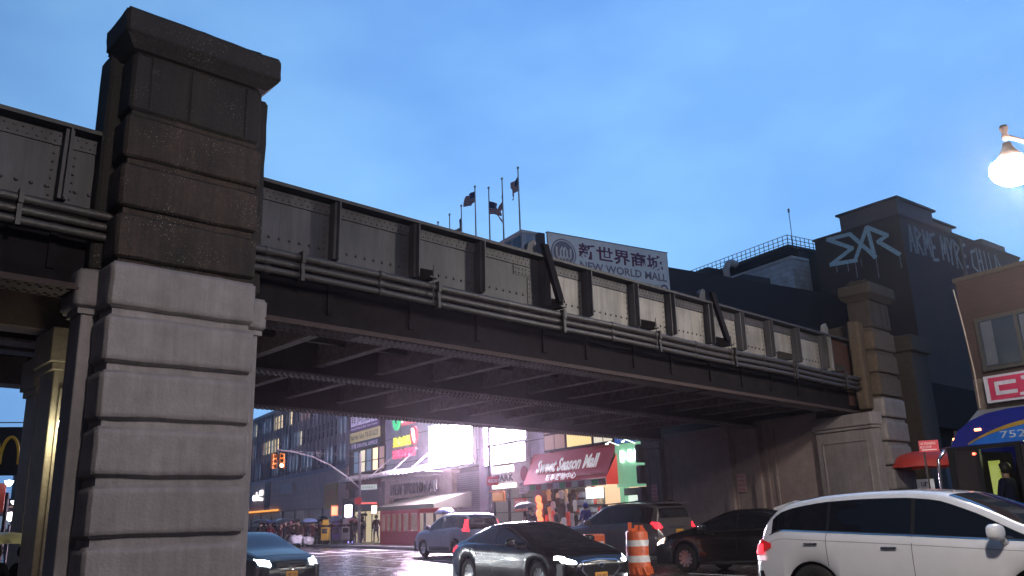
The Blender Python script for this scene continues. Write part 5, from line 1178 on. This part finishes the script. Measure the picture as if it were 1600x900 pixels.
cross_belt = [(-2.4, .95), (-1.9, 1.13), (-1.2, 1.10), (0, 1.05), (1.0, 1.0), (1.5, .98), (2.1, .88), (2.4, .65)]
vp_ = (5.42, 11.1)
car('white_crossover', 'white wet crossover car with tinted windows filling the lower right corner', vp_, 141, 4.8, 1.9, 1.62, cross_top, cross_belt, (-1.42, 1.36), .36, whitep, (alloy, 10), 'white',
    glassm=mat('tinted_glass', (.008, .01, .016), .04, var=.3, spec=.6, coat=0), roofk=.71, win=(-2.05, 1.28, (-1.15, -.02)), extra=x_white, trim=chrome, zoff=-.03)
# --- black saloon heading away behind the white car
blk2 = mat('black_plain_paint', (.008, .008, .009), .2, var=.2, coat=1, bump=.08, bscale=120)
def x_blk2(X):
    hl = X['hl']
    for sd in (-1, 1):
        X['side']('headlamp', mat('warm_headlamp', (.7, .6, .55), .15, em=(1, .75, .6), ems=2.2), hl-.42, hl-.08, lambda x: .64-.1*(x-hl), lambda x: .74+.2*(hl-x), sd, .014, 6, 3)
        X['front']('headlamp', mat('warm_headlamp'), [(sd*.5, .62), (sd*.8, .64)], [(sd*.5, .72), (sd*.82, .78)], 1)
        X['side']('bumper_trim', chrome, hl-.3, hl-.05, lambda x: .42, lambda x: .46, sd, .01, 4, 1)
        X['front']('tail_lamp', red_tail, [(sd*.5, .78), (sd*.84, .80)], [(sd*.52, .92), (sd*.84, .95)], -1)
    X['front']('grille', chrome, [(-.4, .45), (.4, .45)], [(-.4, .62), (.4, .62)], 1)
car('black_saloon', 'plain black saloon between the grey off roader and the white car', (5.55, 20.9), -44, 4.8, 1.82, 1.46, saloon_top, saloon_belt, (-1.4, 1.38), .33, blk2, (alloy, 10), 'black', win=(-1.55, .98, (-.95, -.1)), extra=x_blk2)
# --- grey seven seater with lit tail lamps
tau = mat('taupe_metallic', (.12, .11, .12), .3, .4, var=.15, coat=.8, bump=.06, bscale=110)
def x_suv(X):
    hl = X['hl']
    for sd in (-1, 1):
        X['front']('tail_lamp', red_tail, [(sd*.64, .98), (sd*.86, .95)], [(sd*.70, 1.12), (sd*.86, 1.18)], -1, .02)
        X['side']('tail_lamp', red_dim, -hl+.03, -hl+.32, lambda x: .97, lambda x: 1.16, sd, .012, 5, 3)
        e = MB(); e.tube([(-1.7, sd*.62, X['T'](-1.7)+.0), (-1.6, sd*.62, X['T'](-1.6)+.07), (.2, sd*.62, X['T'](.2)+.07), (.35, sd*.62, X['T'](.35))], .018, 6); e.build('roof_rail', black, X['root'])
    X['front']('bumper_face', mat('lit_bumper', (.34, .29, .22), .35, .3), [(-.86, .42), (0, .38), (.86, .42)], [(-.86, .72), (0, .70), (.86, .72)], -1, .012)  # light falling on the bumper put into its paler colour
    X['front']('tailgate_trim', chrome, [(-.35, .98), (.35, .98)], [(-.35, 1.01), (.35, 1.01)], -1, .01)
    plate(X, -1, .86, 'EJA 6035')
    mbx(X['root'], 'rear_spoiler', (-hl+.32, 0, 1.70), (.3, 1.25, .04), tau)
suv_top = [(-2.39, .6), (-2.37, .95), (-2.3, 1.15), (-2.15, 1.5), (-2.05, 1.66), (-1.7, 1.72), (-1.0, 1.745), (-.3, 1.745), (.15, 1.69), (.6, 1.45), (1.0, 1.22), (1.3, 1.11), (1.8, 1.06), (2.15, .98), (2.33, .82), (2.39, .65)]
suv_belt = [(-2.39, 1.0), (-1.6, 1.14), (0, 1.10), (.9, 1.06), (1.4, 1.03), (2.1, .92), (2.39, .7)]
car('grey_offroader', 'grey brown seven seat off roader seen from behind with red tail lamps', (3.35, 28.1), -38, 4.78, 1.91, 1.745, suv_top, suv_belt, (-1.40, 1.38), .37, tau, (alloy, 6), 'grey', win=(-2.0, .82, (-1.25, -.3)), extra=x_suv)
# --- silver compact crossing the junction
slv = mat('silver_metallic', (.42, .40, .44), .28, .6, var=.12, coat=.6, bump=.05, bscale=110)
crv_top = [(-2.26, .6), (-2.24, .95), (-2.18, 1.2), (-2.02, 1.5), (-1.85, 1.62), (-1.3, 1.675), (-.6, 1.68), (-.1, 1.66), (.25, 1.58), (.7, 1.32), (1.05, 1.13), (1.3, 1.06), (1.75, 1.0), (2.05, .92), (2.2, .78), (2.26, .6)]
crv_belt = [(-2.26, 1.0), (-1.5, 1.13), (0, 1.07), (.9, 1.02), (1.3, 1.0), (2.0, .88), (2.26, .65)]
def x_crv(X):
    hl = X['hl']
    for sd in (-1, 1):
        X['front']('tail_lamp', red_tail, [(sd*.76, .98), (sd*.86, .98)], [(sd*.66, 1.42), (sd*.72, 1.42)], -1, .02)
        X['side']('tail_lamp', red_tail, -hl+.06, -hl+.14, lambda x: .98, lambda x: 1.30-(x+hl)*.3, sd, .016, 4, 5)
        e = MB(); e.tube([(-1.5, sd*.58, 1.68), (-1.4, sd*.58, 1.74), (0, sd*.58, 1.73), (.1, sd*.58, 1.66)], .016, 6); e.build('roof_rail', steel_grey, X['root'])
        X['side']('sill_trim', black, -.9, .9, lambda x: .26, lambda x: .42, sd, .01, 8, 2)
        X['side']('headlamp', mat('headlamp_lens'), hl-.5, hl-.12, lambda x: .72, lambda x: .86, sd, .012, 6, 3)
    plate(X, -1, .8, 'DTW 1174')
car('silver_crossover', 'silver compact off roader turning across the junction in the distance', (-2.6, 35.6), -35, 4.52, 1.82, 1.68, crv_top, crv_belt, (-1.33, 1.29), .345, slv, (alloy, 6), 'silver', win=(-1.95, .86, (-1.25, -.25)), extra=x_crv)
# --- dark teal saloon coming from behind the pier
teal = mat('dark_teal_paint', (.008, .022, .032), .3, .1, var=.15, coat=.2, bump=.08, bscale=120)
def x_teal(X):
    hl = X['hl']; f = X['front']
    for sd in (-1, 1):
        f('headlamp', glow('bright_headlamp', (.93, .97, 1), 45), [(sd*.54, .62), (sd*.78, .66)], [(sd*.54, .74), (sd*.80, .80)], 1, .02)
        f('fog_recess', black, [(sd*.55, .30), (sd*.75, .32)], [(sd*.55, .42), (sd*.78, .44)], 1)
        lamp('headlamp_beam', 'SPOT', (hl+.05, sd*.66, .68), 260, (.9, .95, 1), .06, X['root'], (R(85), 0, R(-90)), (70, .8))
    f('grille', mat('grille_grey', (.12, .13, .14), .3, .5), [(-.36, .52), (-.30, .42), (0, .40), (.30, .42), (.36, .52)], [(-.40, .56), (-.38, .70), (0, .72), (.38, .70), (.40, .56)], 1, .014)
    for z in (.47, .53, .59, .65): f('grille_bar', chrome, [(-.36, z), (.36, z)], [(-.36, z+.012), (.36, z+.012)], 1, .022, 1)
    h = X['bvh'].ray_cast(Vector((hl+1, 0, .57)), Vector((-1, 0, 0))); e = MB(); Mq = Matrix.Translation((h[0].x+.035, 0, .58)) @ Matrix.Rotation(R(90), 4, 'Y')
    e.tube([(h[0].x+.035, .07*math.cos(t), .58+.05*math.sin(t)) for t in [2*math.pi*k/16 for k in range(17)]], .008, 5); e.tube([(h[0].x+.035, .02, .62), (h[0].x+.035, -.02, .57), (h[0].x+.035, .05, .555)], .008, 5); e.build('badge', chrome, X['root'])
    plate(X, 1, .42, 'HBN 7506')
tz_ = drop(-6.9, 23.4)
car('teal_saloon', 'dark teal saloon with glaring headlamps half hidden by the left pier', (-7.35, 23.6), 137, 4.85, 1.84, 1.45, saloon_top, saloon_belt, (-1.4, 1.4), .335, teal, (alloy, 7), 'teal', win=(-1.55, .98, (-1.0, -.15)), extra=x_teal, zoff=-.17, glassm=mat('saloon_glass'))
# distant cars glimpsed behind
car('silver_saloon', 'pale saloon roof glimpsed behind the silver off roader', (-2.2, 41.3), -60, 4.7, 1.8, 1.5, saloon_top, saloon_belt, (-1.4, 1.38), .33, slv, (alloy, 6), 'silver', win=(-1.55, .98, (-.95, -.1)))
# --- bus at the right edge
busb = mat('bus_blue', (.012, .022, .22), .25, var=.1, coat=.8, em=(.02, .04, .6), ems=.04)
bus = thing('city_bus', 'dark blue city bus with gold and light blue swoosh at the right edge', 'bus', (10.25, 18.95, 0), R(90+32))
bx0, bx1, bw, bh = -11.8, 0.0, 1.27, 3.22
# profile along the length: rounded front top
prof = [(bx0, .35), (bx0, 3.1), (bx0+.15, bh)] + [(-1.5, bh), (-1.0, 3.17), (-.65, 3.06), (-.35, 2.88), (-.15, 2.6), (-.05, 2.2), (0, 1.6), (0, .9), (-.06, .35)]
e = MB(); inn = []
n = len(prof); vs = []
for (k, y) in ((.0, -bw), (0, bw)):
    for (x, z) in prof: vs.append((x, y, z))
e.add(vs, [(i, (i+1) % n, n+(i+1) % n, n+i) for i in range(n)]); e.build('shell', busb, bus, bevel=0)
e = MB(); e.box((bx0+.2, -bw+.15, 3.0), (-.5, bw-.05, 3.02)); e.box((-2.1, -bw+.15, .5), (-2.05, bw-.05, 3.0)); e.box((-.12, -bw+.2, .4), (-.1, bw-.2, 2.9)); e.build('interior_lining', black, bus)
for sd in (-1, 1):
    y = sd*bw; e = MB()
    def pz(a, b, z0, z1, mi=0): e.box((a, y-.03, z0), (b, y+.03, z1), mi)
    # roof side band follows the profile
    top_ = [(x, z) for x, z in prof if z > 2.25]; poly = [(bx0, 2.55)] + [(x, z) for x, z in prof[1:] if z >= 2.55] + [(-.14, 2.55)]
    e.prism(poly, y-.03, y+.03, 'y'); pz(bx0, -.0, .35, 1.2); e.build('side_panel', busb, bus)
    
    for a_, b_ in ((-.16, -.03), (-1.55, -1.45), (bx0, bx0+.2)): e = MB(); pz(a_, b_, 1.2, 2.55); e.build('window_pillar', black, bus)
e = MB(); e.box((bx0+.2, bw-.01, 1.25), (-1.56, bw+.012, 2.5)); e.build('side_glass', glass_dark, bus)
# driver's window left open so the lit cab shows
e = MB(); e.box((-.72, bw-.04, 1.2), (-.64, bw+.035, 2.54)); e.box((-1.5, bw-.04, 1.2), (-.16, bw+.034, 1.27)); e.box((-1.5, bw-.04, 2.47), (-.16, bw+.034, 2.54)); e.build('window_frame', black, bus)
e = MB(); e.box((-.64, bw-.01, 1.27), (-.165, bw+.01, 2.47)); e.build('quarter_glass', mat('brown_glass', (.05, .045, .045), .1, spec=.8), bus)
e = MB(); e.box((bx0+.3, -bw+.1, .5), (-.4, -bw+.13, 2.5)); e.build('cab_lining', mat('cab_lining', (.2, .2, .2), .6), bus)
e = MB(); e.box((-.66, .48, 1.5), (-.42, .5, 2.25)); e.build('lit_cab_panel', glow('cab_yellow_green', (.75, .9, .15), .35), bus)
e = MB(); e.box((-2.3, -1.1, .6), (-2.2, 1.1, 3.0)); e.build('partition', black, bus)
# swoosh on the roof side band
def sw(nm, m, lo, hi, off):
    e = MB(); vs = []; N_ = 14
    for i in range(N_+1):
        x = lerp(-.52, -3.6, i/N_); vs += [(x, bw+off, lo(x)), (x, bw+off, hi(x))]
    e.add(vs, [(2*i, 2*i+1, 2*i+3, 2*i+2) for i in range(N_)]); e.build(nm, m, bus, fix=False)
cur = lambda x: 2.57 + .42*(1-math.exp((x+.52)*1.1))
sw('light_blue_swoosh', mat('bus_light_blue', (.02, .16, .62), .3, em=(.03, .25, .9), ems=.05), lambda x: 2.56, lambda x: cur(x), .034)
sw('gold_stripe', mat('bus_gold', (.5, .32, .05), .35), lambda x: cur(x), lambda x: cur(x)+.03+.05*min(1, (-.52-x)), .036)
text(bus, 'fleet_number', '7521', -1.28, bw+.04, 2.64, .62, .14, mat('bus_lettering', (.6, .65, .7), .4), .002, rz=R(180))
bpy.data.objects['fleet_number'].location.x = -1.22
for (x, y, z) in ((-.78, bw+.035, 2.86), (-.2, bw-.1, 2.72)):
    e = MB(); e.cbox((x, y, z), (.13, .05, .05)); e.build('marker_lamp', glow('marker_amber', (1, .28, .08), 9), bus, bevel=.01)
e = MB(); e.cbox((-.62, bw+.02, 2.38), (.1, .03, .05)); e.build('indicator', glow('marker_red', (1, .1, .05), 7), bus, bevel=.01)
e = MB(); e.tube([(.02, bw+.02, 2.5), (.12, bw+.15, 2.3), (.14, bw+.17, 1.5), (.1, bw+.1, 1.2)], .035, 8); e.build('mirror_arm', chrome, bus, smooth=True)
e = MB(); e.cbox((.0, 0, 1.75), (.03, 2.4, 1.3)); e.build('windscreen', glass_dark, bus)
for a in (-2.6, -8.6):
    for sd in (-1, 1):
        q = MB(); Mx = Matrix.Translation((a, sd*(bw-.12), .5)) @ Matrix.Rotation(R(-90*sd), 4, 'X'); q.lathe([(0, .1), (.28, .1), (.3, .14), (.48, .13), (.5, .08), (.5, -.1), (0, -.1)], 24, Mx); q.build('wheel', rubber, bus, smooth=True)
lamp('cab_light', 'POINT', (-1.1, .1, 2.4), 6, (.9, 1, .5), .1, bus)

# ================================================================ PEOPLE
def skin_mesh(verts, edges, radii, name, m, root_i=0, lev=1):
    me = bpy.data.meshes.new(name+'_base'); me.from_pydata(verts, edges, []); o = bpy.data.objects.new(name, me); COL.objects.link(o)
    o.modifiers.new('skin', 'SKIN'); sv = me.skin_vertices[0].data
    for i, r_ in enumerate(radii): sv[i].radius = r_ if isinstance(r_, tuple) else (r_, r_); sv[i].use_root = (i == root_i)
    ss = o.modifiers.new('ss', 'SUBSURF'); ss.levels = lev; ss.render_levels = lev
    me2 = bpy.data.meshes.new_from_object(o.evaluated_get(bpy.context.evaluated_depsgraph_get()))
    bpy.data.objects.remove(o); me2.materials.clear(); me2.materials.append(m)
    for p in me2.polygons: p.use_smooth = True
    me2.name = name; return me2
skin_m = mat('skin', (.42, .27, .20), .55, var=.1); skin_b = mat('skin_tan', (.33, .20, .14), .55, var=.1)
hair_m = mat('dark_hair', (.02, .015, .012), .6); shoe_m = mat('dark_shoes', (.02, .02, .02), .5)
coats = {k: mat('coat_'+k, c, .85, var=.3, spec=.15) for k, c in dict(black=(.010, .010, .013), charcoal=(.022, .022, .028), navy=(.012, .016, .045), blue=(.02, .04, .30), maroon=(.07, .01, .018), olive=(.06, .055, .03), grey=(.13, .13, .15), brown=(.04, .024, .018), tan=(.25, .2, .14), red=(.4, .03, .03)).items()}
jeans = {k: mat('trousers_'+k, c, .8, var=.3) for k, c in dict(black=(.018, .018, .02), denim=(.05, .07, .12), pale=(.2, .22, .28), grey=(.08, .08, .09)).items()}
def person(lab, loc, rz, coat='black', legs='black', h=1.7, stride=.2, arms='down', hood=False, grp=None, skirt=0, kneel=0, seat=0):
    k = h/1.7; s = stride
    root = thing('person', lab, 'person', loc, rz, grp)
    # joints (facing +y): x to the right
    hipz = .92 if not seat else .5
    J = dict(pel=(0, 0, hipz), spi=(0, .0, hipz+.2), che=(0, .01, hipz+.42), nek=(0, .0, hipz+.56), hd0=(0, .015, hipz+.63), hd1=(0, .02, hipz+.74))
    if not seat: L_ = dict(hl=(-.09, 0, hipz-.03), kl=(-.10, s*.5+.03, .49), al=(-.10, s*.6 if s > 0 else 0, .09), fl=(-.12, s*.6+.14, .03), hr=(.09, 0, hipz-.03), kr=(.10, -s*.25+.03, .49), ar=(.10, -s*.95, .10+abs(s)*.15), fr=(.12, -s*.95+.14, .03+abs(s)*.05))
    else: L_ = dict(hl=(-.09, 0, hipz-.03), kl=(-.12, .42, hipz), al=(-.12, .45, hipz-.42), fl=(-.12, .6, hipz-.46), hr=(.09, 0, hipz-.03), kr=(.12, .42, hipz), ar=(.12, .45, hipz-.42), fr=(.12, .6, hipz-.46))
    A_ = {'down': dict(el=(-.26, -.03-s*.2, hipz+.17), wl=(-.25, .06-s*.4, hipz-.07), ml=(-.25, .10-s*.45, hipz-.16), er=(.26, -.03+s*.2, hipz+.17), wr=(.25, .06+s*.4, hipz-.07), mr=(.25, .10+s*.45, hipz-.16)),
          'umb': dict(el=(-.26, -.03-s*.2, hipz+.17), wl=(-.25, .06-s*.3, hipz-.07), ml=(-.25, .10-s*.35, hipz-.16), er=(.25, .03, hipz+.15), wr=(.20, .26, hipz+.30), mr=(.18, .30, hipz+.37)),
          'fwd': dict(el=(-.25, .05, hipz+.17), wl=(-.13, .27, hipz+.2), ml=(-.06, .32, hipz+.22), er=(.25, .05, hipz+.17), wr=(.13, .27, hipz+.2), mr=(.06, .32, hipz+.22))}[arms]
    sh_ = dict(sl=(-.175, 0, hipz+.49), sr=(.175, 0, hipz+.49))
    P = {**J, **L_, **A_, **sh_}
    for kx in P: P[kx] = tuple(c*k for c in P[kx])
    names = list(P); idx = {n_: i for i, n_ in enumerate(names)}
    E_ = [('pel', 'spi'), ('spi', 'che'), ('che', 'nek'), ('nek', 'hd0'), ('hd0', 'hd1'), ('pel', 'hl'), ('hl', 'kl'), ('kl', 'al'), ('al', 'fl'), ('pel', 'hr'), ('hr', 'kr'), ('kr', 'ar'), ('ar', 'fr'), ('che', 'sl'), ('sl', 'el'), ('el', 'wl'), ('wl', 'ml'), ('che', 'sr'), ('sr', 'er'), ('er', 'wr'), ('wr', 'mr')]
    rad = dict(pel=.11, spi=.10, che=.125, nek=.052, hd0=.075, hd1=.095, hl=.085, kl=.055, al=.038, fl=.035, hr=.085, kr=.055, ar=.038, fr=.035, sl=.055, el=.038, wl=.026, ml=.035, sr=.055, er=.038, wr=.026, mr=.035)
    me = skin_mesh([P[n_] for n_ in names], [(idx[a], idx[b]) for a, b in E_], [rad[n_]*k for n_ in names], 'body', skin_m)
    # face: nose and chin pushed out, eye sockets pressed in
    hc = Vector(P['hd1'])
    for v in me.vertices:
        d = v.co-hc
        if d.length < .16*k and d.y > .05*k and abs(d.x) < .025*k and -.05*k < d.z < .02*k: v.co.y += .018*k
    ob = bpy.data.objects.new('body', me); COL.objects.link(ob); ob.parent = root
    def sub(nm, ns, es, grow, m, extra_r=None):
        ix = {n_: i for i, n_ in enumerate(ns)}; rr = [((extra_r or {}).get(n_, rad.get(n_, .05))+grow)*k for n_ in ns]
        me_ = skin_mesh([P[n_] for n_ in ns], [(ix[a], ix[b]) for a, b in es], rr, nm, m); o_ = bpy.data.objects.new(nm, me_); COL.objects.link(o_); o_.parent = root
    P['hem'] = (0, .01*k, (hipz-.22-skirt)*k) if not seat else (0, 0, (hipz-.05)*k)
    sub('coat', ['pel', 'hem', 'spi', 'che', 'nek', 'sl', 'el', 'wl', 'sr', 'er', 'wr'], [('pel', 'hem'), ('pel', 'spi'), ('spi', 'che'), ('che', 'nek'), ('che', 'sl'), ('sl', 'el'), ('el', 'wl'), ('che', 'sr'), ('sr', 'er'), ('er', 'wr')], .028, coats[coat], {'nek': .05, 'hem': .17+skirt*.1, 'pel': .14, 'spi': .12})
    sub('trousers', ['pel', 'hl', 'kl', 'al', 'hr', 'kr', 'ar'], [('pel', 'hl'), ('hl', 'kl'), ('kl', 'al'), ('pel', 'hr'), ('hr', 'kr'), ('kr', 'ar')], .016, jeans[legs])
    for a, f in (('al', 'fl'), ('ar', 'fr')):
        e = MB(); A = Vector(P[a]); F_ = Vector(P[f]); e.tube([A+Vector((0, -.06, -.02))*k, A+Vector((0, 0, -.01))*k, F_+Vector((0, .03, 0))*k], [.045*k, .055*k, .04*k], 8); e.build('shoe', shoe_m, root, smooth=True)
    bm = bmesh.new(); bmesh.ops.create_icosphere(bm, subdivisions=2, radius=.125*k)
    for v in bm.verts:
        v.co.z *= 1.08
        if v.co.y > .035*k and v.co.z < .06*k: v.co.y = .035*k
    e = MB(); e.add([v.co+hc+Vector((0, -.018, .018))*k for v in bm.verts], [tuple(v.index for v in f.verts) for f in bm.faces]); bm.free()
    e.build('hood' if hood else 'hair', coats[coat] if hood else hair_m, root, smooth=True)
    # ears, eyes, mouth
    if not hood:
        e = MB()
        for sd in (-1, 1): e.cbox(tuple(hc+Vector((sd*.098, .005, -.005))*k), (.02*k, .03*k, .05*k))
        e.build('ears', skin_m, root, bevel=.004)
    e = MB()
    for sd in (-1, 1): e.cbox(tuple(hc+Vector((sd*.035, .088, .012))*k), (.026*k, .012*k, .011*k))
    e.build('eyes', black, root)
    e = MB(); e.cbox(tuple(hc+Vector((0, .086, -.05))*k), (.045*k, .01*k, .01*k)); e.build('mouth', mat('lips', (.3, .1, .09), .5), root)
    # fingers
    for a, b, sd in (('wl', 'ml', -1), ('wr', 'mr', 1)):
        M_ = Vector(P[b]); dr = (M_-Vector(P[a])).normalized(); e = MB(); sx_ = Vector((0, 1, 0)) if arms == 'down' else Vector((1, 0, 0))
        for q in range(4):
            o_ = M_ + sx_*(q-1.5)*.018*k; ln = (.055, .065, .06, .045)[q]*k; bend = Vector((-sd*.02, 0, 0)) if arms == 'down' else Vector((0, -.02, .0))
            e.tube([o_+dr*.01, o_+dr*(ln*.55+.02), o_+dr*(ln*.9+.02)+bend*k], [.010*k, .009*k, .007*k], 5)
        e.tube([M_-dr*.02+sx_*.025*k, M_+sx_*.045*k+dr*.02], [.011*k, .008*k], 5); e.build('fingers', skin_m, root, smooth=True)
    return root
um = {k: mat('umbrella_'+k, c, .35, var=.15, spec=.5, bump=.1) for k, c in dict(black=(.02, .02, .025), white=(.75, .72, .72), lilac=(.12, .09, .14), navy=(.03, .05, .12), blue=(.15, .22, .4), pink=(.4, .15, .2), pale=(.35, .4, .48), maroon=(.22, .02, .06), yellow=(.62, .62, .30), grey=(.15, .15, .18)).items()}
umat = {k: v for k, v in um.items()}
def walker(px_loc, rz, lab, coat, legs, u=None, ulab=None, h=1.68, **kw):
    p = person(lab, px_loc, rz, coat, legs, h, arms='umb' if u else kw.pop('arms', 'down'), **kw)
    if u:
        k = h/1.7; off = Matrix.Rotation(rz, 3, 'Z') @ Vector((.16*k, .30*k, 0)); umbrella('umbrella', ulab, Vector(px_loc)+off+Vector((0, 0, 2.02*k)), .55, .26, umat[u], tiltv=(random.uniform(-.12, .12), random.uniform(-.12, .12)), polel=.78*k)
    return p
random.seed(21)
# people one can tell apart, from left to right
walker((-8.77, 62.5, .14), R(190), 'person in dark coat with white carrier bag under a white umbrella', 'maroon', 'black', 'white', 'bright white umbrella before the red entrance booth')
blob('carrier_bag', (-8.35, 62.3, .55), .2, .14, .25, bagw, 'white carrier bag hanging by the person under the white umbrella', 'bag', 8)
walker((-11.3, 62.3, .14), R(20), 'person in grey coat and pale jeans walking away under a black umbrella', 'grey', 'pale', 'black', 'black umbrella left of the red entrance booth')
walker((-6.6, 61.5, .14), R(160), 'person with long dark hair and brown jacket under a lilac umbrella', 'brown', 'black', 'lilac', 'dull lilac umbrella right of the white one')
walker((-5.1, 60.6, .14), R(200), 'person in black coat behind the silver off roader bonnet', 'black', 'black', 'pink', 'pinkish red umbrella above the silver off roader')
walker((-3.9, 59.4, .14), R(180), 'person hidden under a pale umbrella at the mall entrance', 'navy', 'black', 'pale', 'pale umbrella just above the silver off roader roof')
walker((-10.25, 63.6, .14), R(100), 'person in dark jacket standing in the lit doorway left of the booth', 'black', 'black', None, None, h=1.7)
walker((-9.6, 63.9, .14), R(-90), 'stooping person in brown jacket beside the lit doorway', 'brown', 'black', None, None, h=1.6)
walker((-10.0, 60.4, .14), R(30), 'person in maroon jacket beside the grey coated walker', 'maroon', 'denim', None, None, h=1.72)
walker((-11.6, 60.9, .14), R(150), 'person in charcoal hooded coat right of the lit kiosk', 'charcoal', 'black', None, None, hood=True)
walker((2.95, 38.6, .14), R(25), 'person in a bright blue hooded coat at the glowing shop front', 'blue', 'black', None, None, h=1.74, hood=True, arms='fwd')
walker((.5, 40.2, .14), R(160), 'person holding a grey umbrella before the parking entrance', 'charcoal', 'black', 'grey', 'large grey umbrella above the black saloon roof', h=1.66)
walker((1.7, 40.0, .14), R(60), 'person in pale blue top left of the hanging lanterns', 'grey', 'black', None, None, h=1.6)
walker((3.8, 37.9, .14), R(200), 'person in black coat right of the blue coated one', 'black', 'black', None, None, h=1.6)
walker((4.35, 37.2, .14), R(160), 'person in navy coat bending by the white packets', 'navy', 'black', None, None, h=1.55)
walker((-2.1, 43.2, .14), R(120), 'person in a red coat beside the lamp pole base', 'red', 'black', None, None, h=1.5)
walker((-3.6, 44.6, .14), R(90), 'person in grey coat under a lilac umbrella by the roller shutter', 'grey', 'black', 'navy', 'dark lilac umbrella by the roller shutter', h=1.6)
umbrella('umbrella', 'blue umbrella top behind the grey off roader roof', (4.9, 35.2, 1.95), .55, .28, umat['blue'], polel=.8)
walker((4.75, 35.3, .14), R(180), 'person mostly hidden behind the grey off roader roof', 'navy', 'black', None, None, h=1.6)
umbrella('umbrella', 'dark red umbrella top in front of the green shop', (5.6, 35.1, 1.9), .5, .24, umat['maroon'], polel=.8)
walker((5.5, 35.2, .14), R(180), 'person under the dark red umbrella before the green shop', 'black', 'black', None, None, h=1.58)
# left foreground
gz = drop(-8.3, 14)
yy = umbrella('umbrella', 'pale yellow umbrella at the lower left edge', (-8.42, 14.0, 1.46), .62, .20, umat['yellow'], polel=.8)
person('person in black coat seen from behind under the pale yellow umbrella', (-8.62, 14.3, gz), R(10), 'black', 'black', 1.6, stride=.15, arms='umb')
person('person in charcoal coat and red bag beside the yellow umbrella', (-8.25, 14.5, gz), R(-15), 'charcoal', 'black', 1.58, stride=.2)
blob('shoulder_bag', (-8.22, 14.15, gz+.55), .07, .06, .3, mat('red_bag', (.5, .03, .03), .4), 'red strap bag hanging between the two dark coats', 'bag', 3)
umbrella('umbrella', 'dark maroon umbrella above the pale yellow one', (-10.0, 18, 1.62), .68, .28, umat['maroon'], tiltv=(.05, .12), polel=.85)
umbrella('umbrella', 'navy black umbrella between the maroon and yellow ones', (-8.85, 16, 1.46), .5, .22, umat['navy'], polel=.8)
umbrella('umbrella', 'small white umbrella top beside the cream column', (-12.35, 22, 1.83), .55, .25, umat['white'], polel=.8)
gz = drop(-10.3, 18)
person('person in maroon coat under the dark maroon umbrella', (-10.4, 18.2, gz), R(20), 'maroon', 'black', 1.62, arms='umb'); person('person in pinkish tan coat under the navy black umbrella', (-8.75, 16.1, gz), R(200), 'tan', 'denim', 1.6, arms='umb')
person('person in olive coat under the small white umbrella', (-12.4, 22.2, gz), R(30), 'olive', 'black', 1.62, arms='umb')
# dense queue of people before the department store
cg = 'dark coated crowd with umbrellas before the department store'
proto = [person('dark coated person standing in the crowd before the department store', (-14-i*.8, 64, .0), R(180+40*i), c, l, hh, stride=.15, arms=a_, hood=hd, grp=cg) for i, (c, l, hh, a_, hd) in enumerate((('black', 'black', 1.68, 'umb', False), ('charcoal', 'black', 1.74, 'down', False), ('navy', 'denim', 1.62, 'fwd', True), ('brown', 'black', 1.7, 'umb', True), ('maroon', 'grey', 1.6, 'down', False)))]
ug = 'umbrellas over the crowd before the department store'
uprot = {}
for k, (c, lab) in dict(black=('black', 'black umbrella in the crowd before the department store'), navy=('navy', 'navy umbrella in the crowd before the department store'), blue=('blue', 'light blue umbrella in the crowd before the department store'), pink=('pink', 'pink umbrella in the crowd before the department store'), pale=('pale', 'pale grey umbrella in the crowd before the department store')).items(): uprot[k] = (c, lab)
spots = []
for i in range(44):
    r_ = (i % 2)
    px = 396 + (i//2)*7.3 + random.uniform(-3, 3); d = 60.2 + r_*2.3 + random.uniform(-.6, .6)
    spots.append(((px-800)/1356*d*1.0, d))
ufirst = {}
for i, (x, y) in enumerate(spots):
    g = proto[i] if i < len(proto) else copy_tree(proto[random.randrange(5)])
    g.location = (x, y, .0); g.rotation_euler.z = random.uniform(0, 6.28)
    if i % 5 in (0, 3):
        ck = ['black', 'navy', 'black', 'blue', 'pale', 'black', 'pink'][(i//2) % 7]; c, lab = uprot[ck]
        lo = Vector((x+random.uniform(-.2, .2), y-.25, 1.88+random.uniform(-.15, .12)))
        if ck in ufirst: u2 = copy_tree(ufirst[ck]); u2.location = lo; u2.rotation_euler = (random.uniform(-.25, .25), random.uniform(-.3, .3), random.uniform(0, 6))
        else:
            ufirst[ck] = umbrella('umbrella', lab, lo, .52, .25, umat[c], polel=.75, grp=ug)
# bus driver
d = person('bus driver in dark shirt seated behind the open side window', Vector((10.25, 18.95, 0)) + Matrix.Rotation(R(122), 3, 'Z') @ Vector((-.92, .82, .80)), R(122-90), 'navy', 'black', 1.72, arms='fwd', seat=1)

# ================================================================ HAZE, added for the glow round lamps and screens
hz = MB(); hz.box((-720, -75, -2), (720, 1510, 48)); hz = hz.build('haze', mat('far_ground')); hz.data.materials.clear()
hm = bpy.data.materials.new('haze'); hm.use_nodes = True; t = hm.node_tree; t.nodes.clear(); o_ = t.nodes.new('ShaderNodeOutputMaterial'); v_ = t.nodes.new('ShaderNodeVolumePrincipled')
v_.inputs['Color'].default_value = (.85, .82, .88, 1); v_.inputs['Density'].default_value = .0005; v_.inputs['Anisotropy'].default_value = .88
t.links.new(v_.outputs[0], o_.inputs['Volume']); hz.data.materials.append(hm); hz['kind'] = 'stuff'
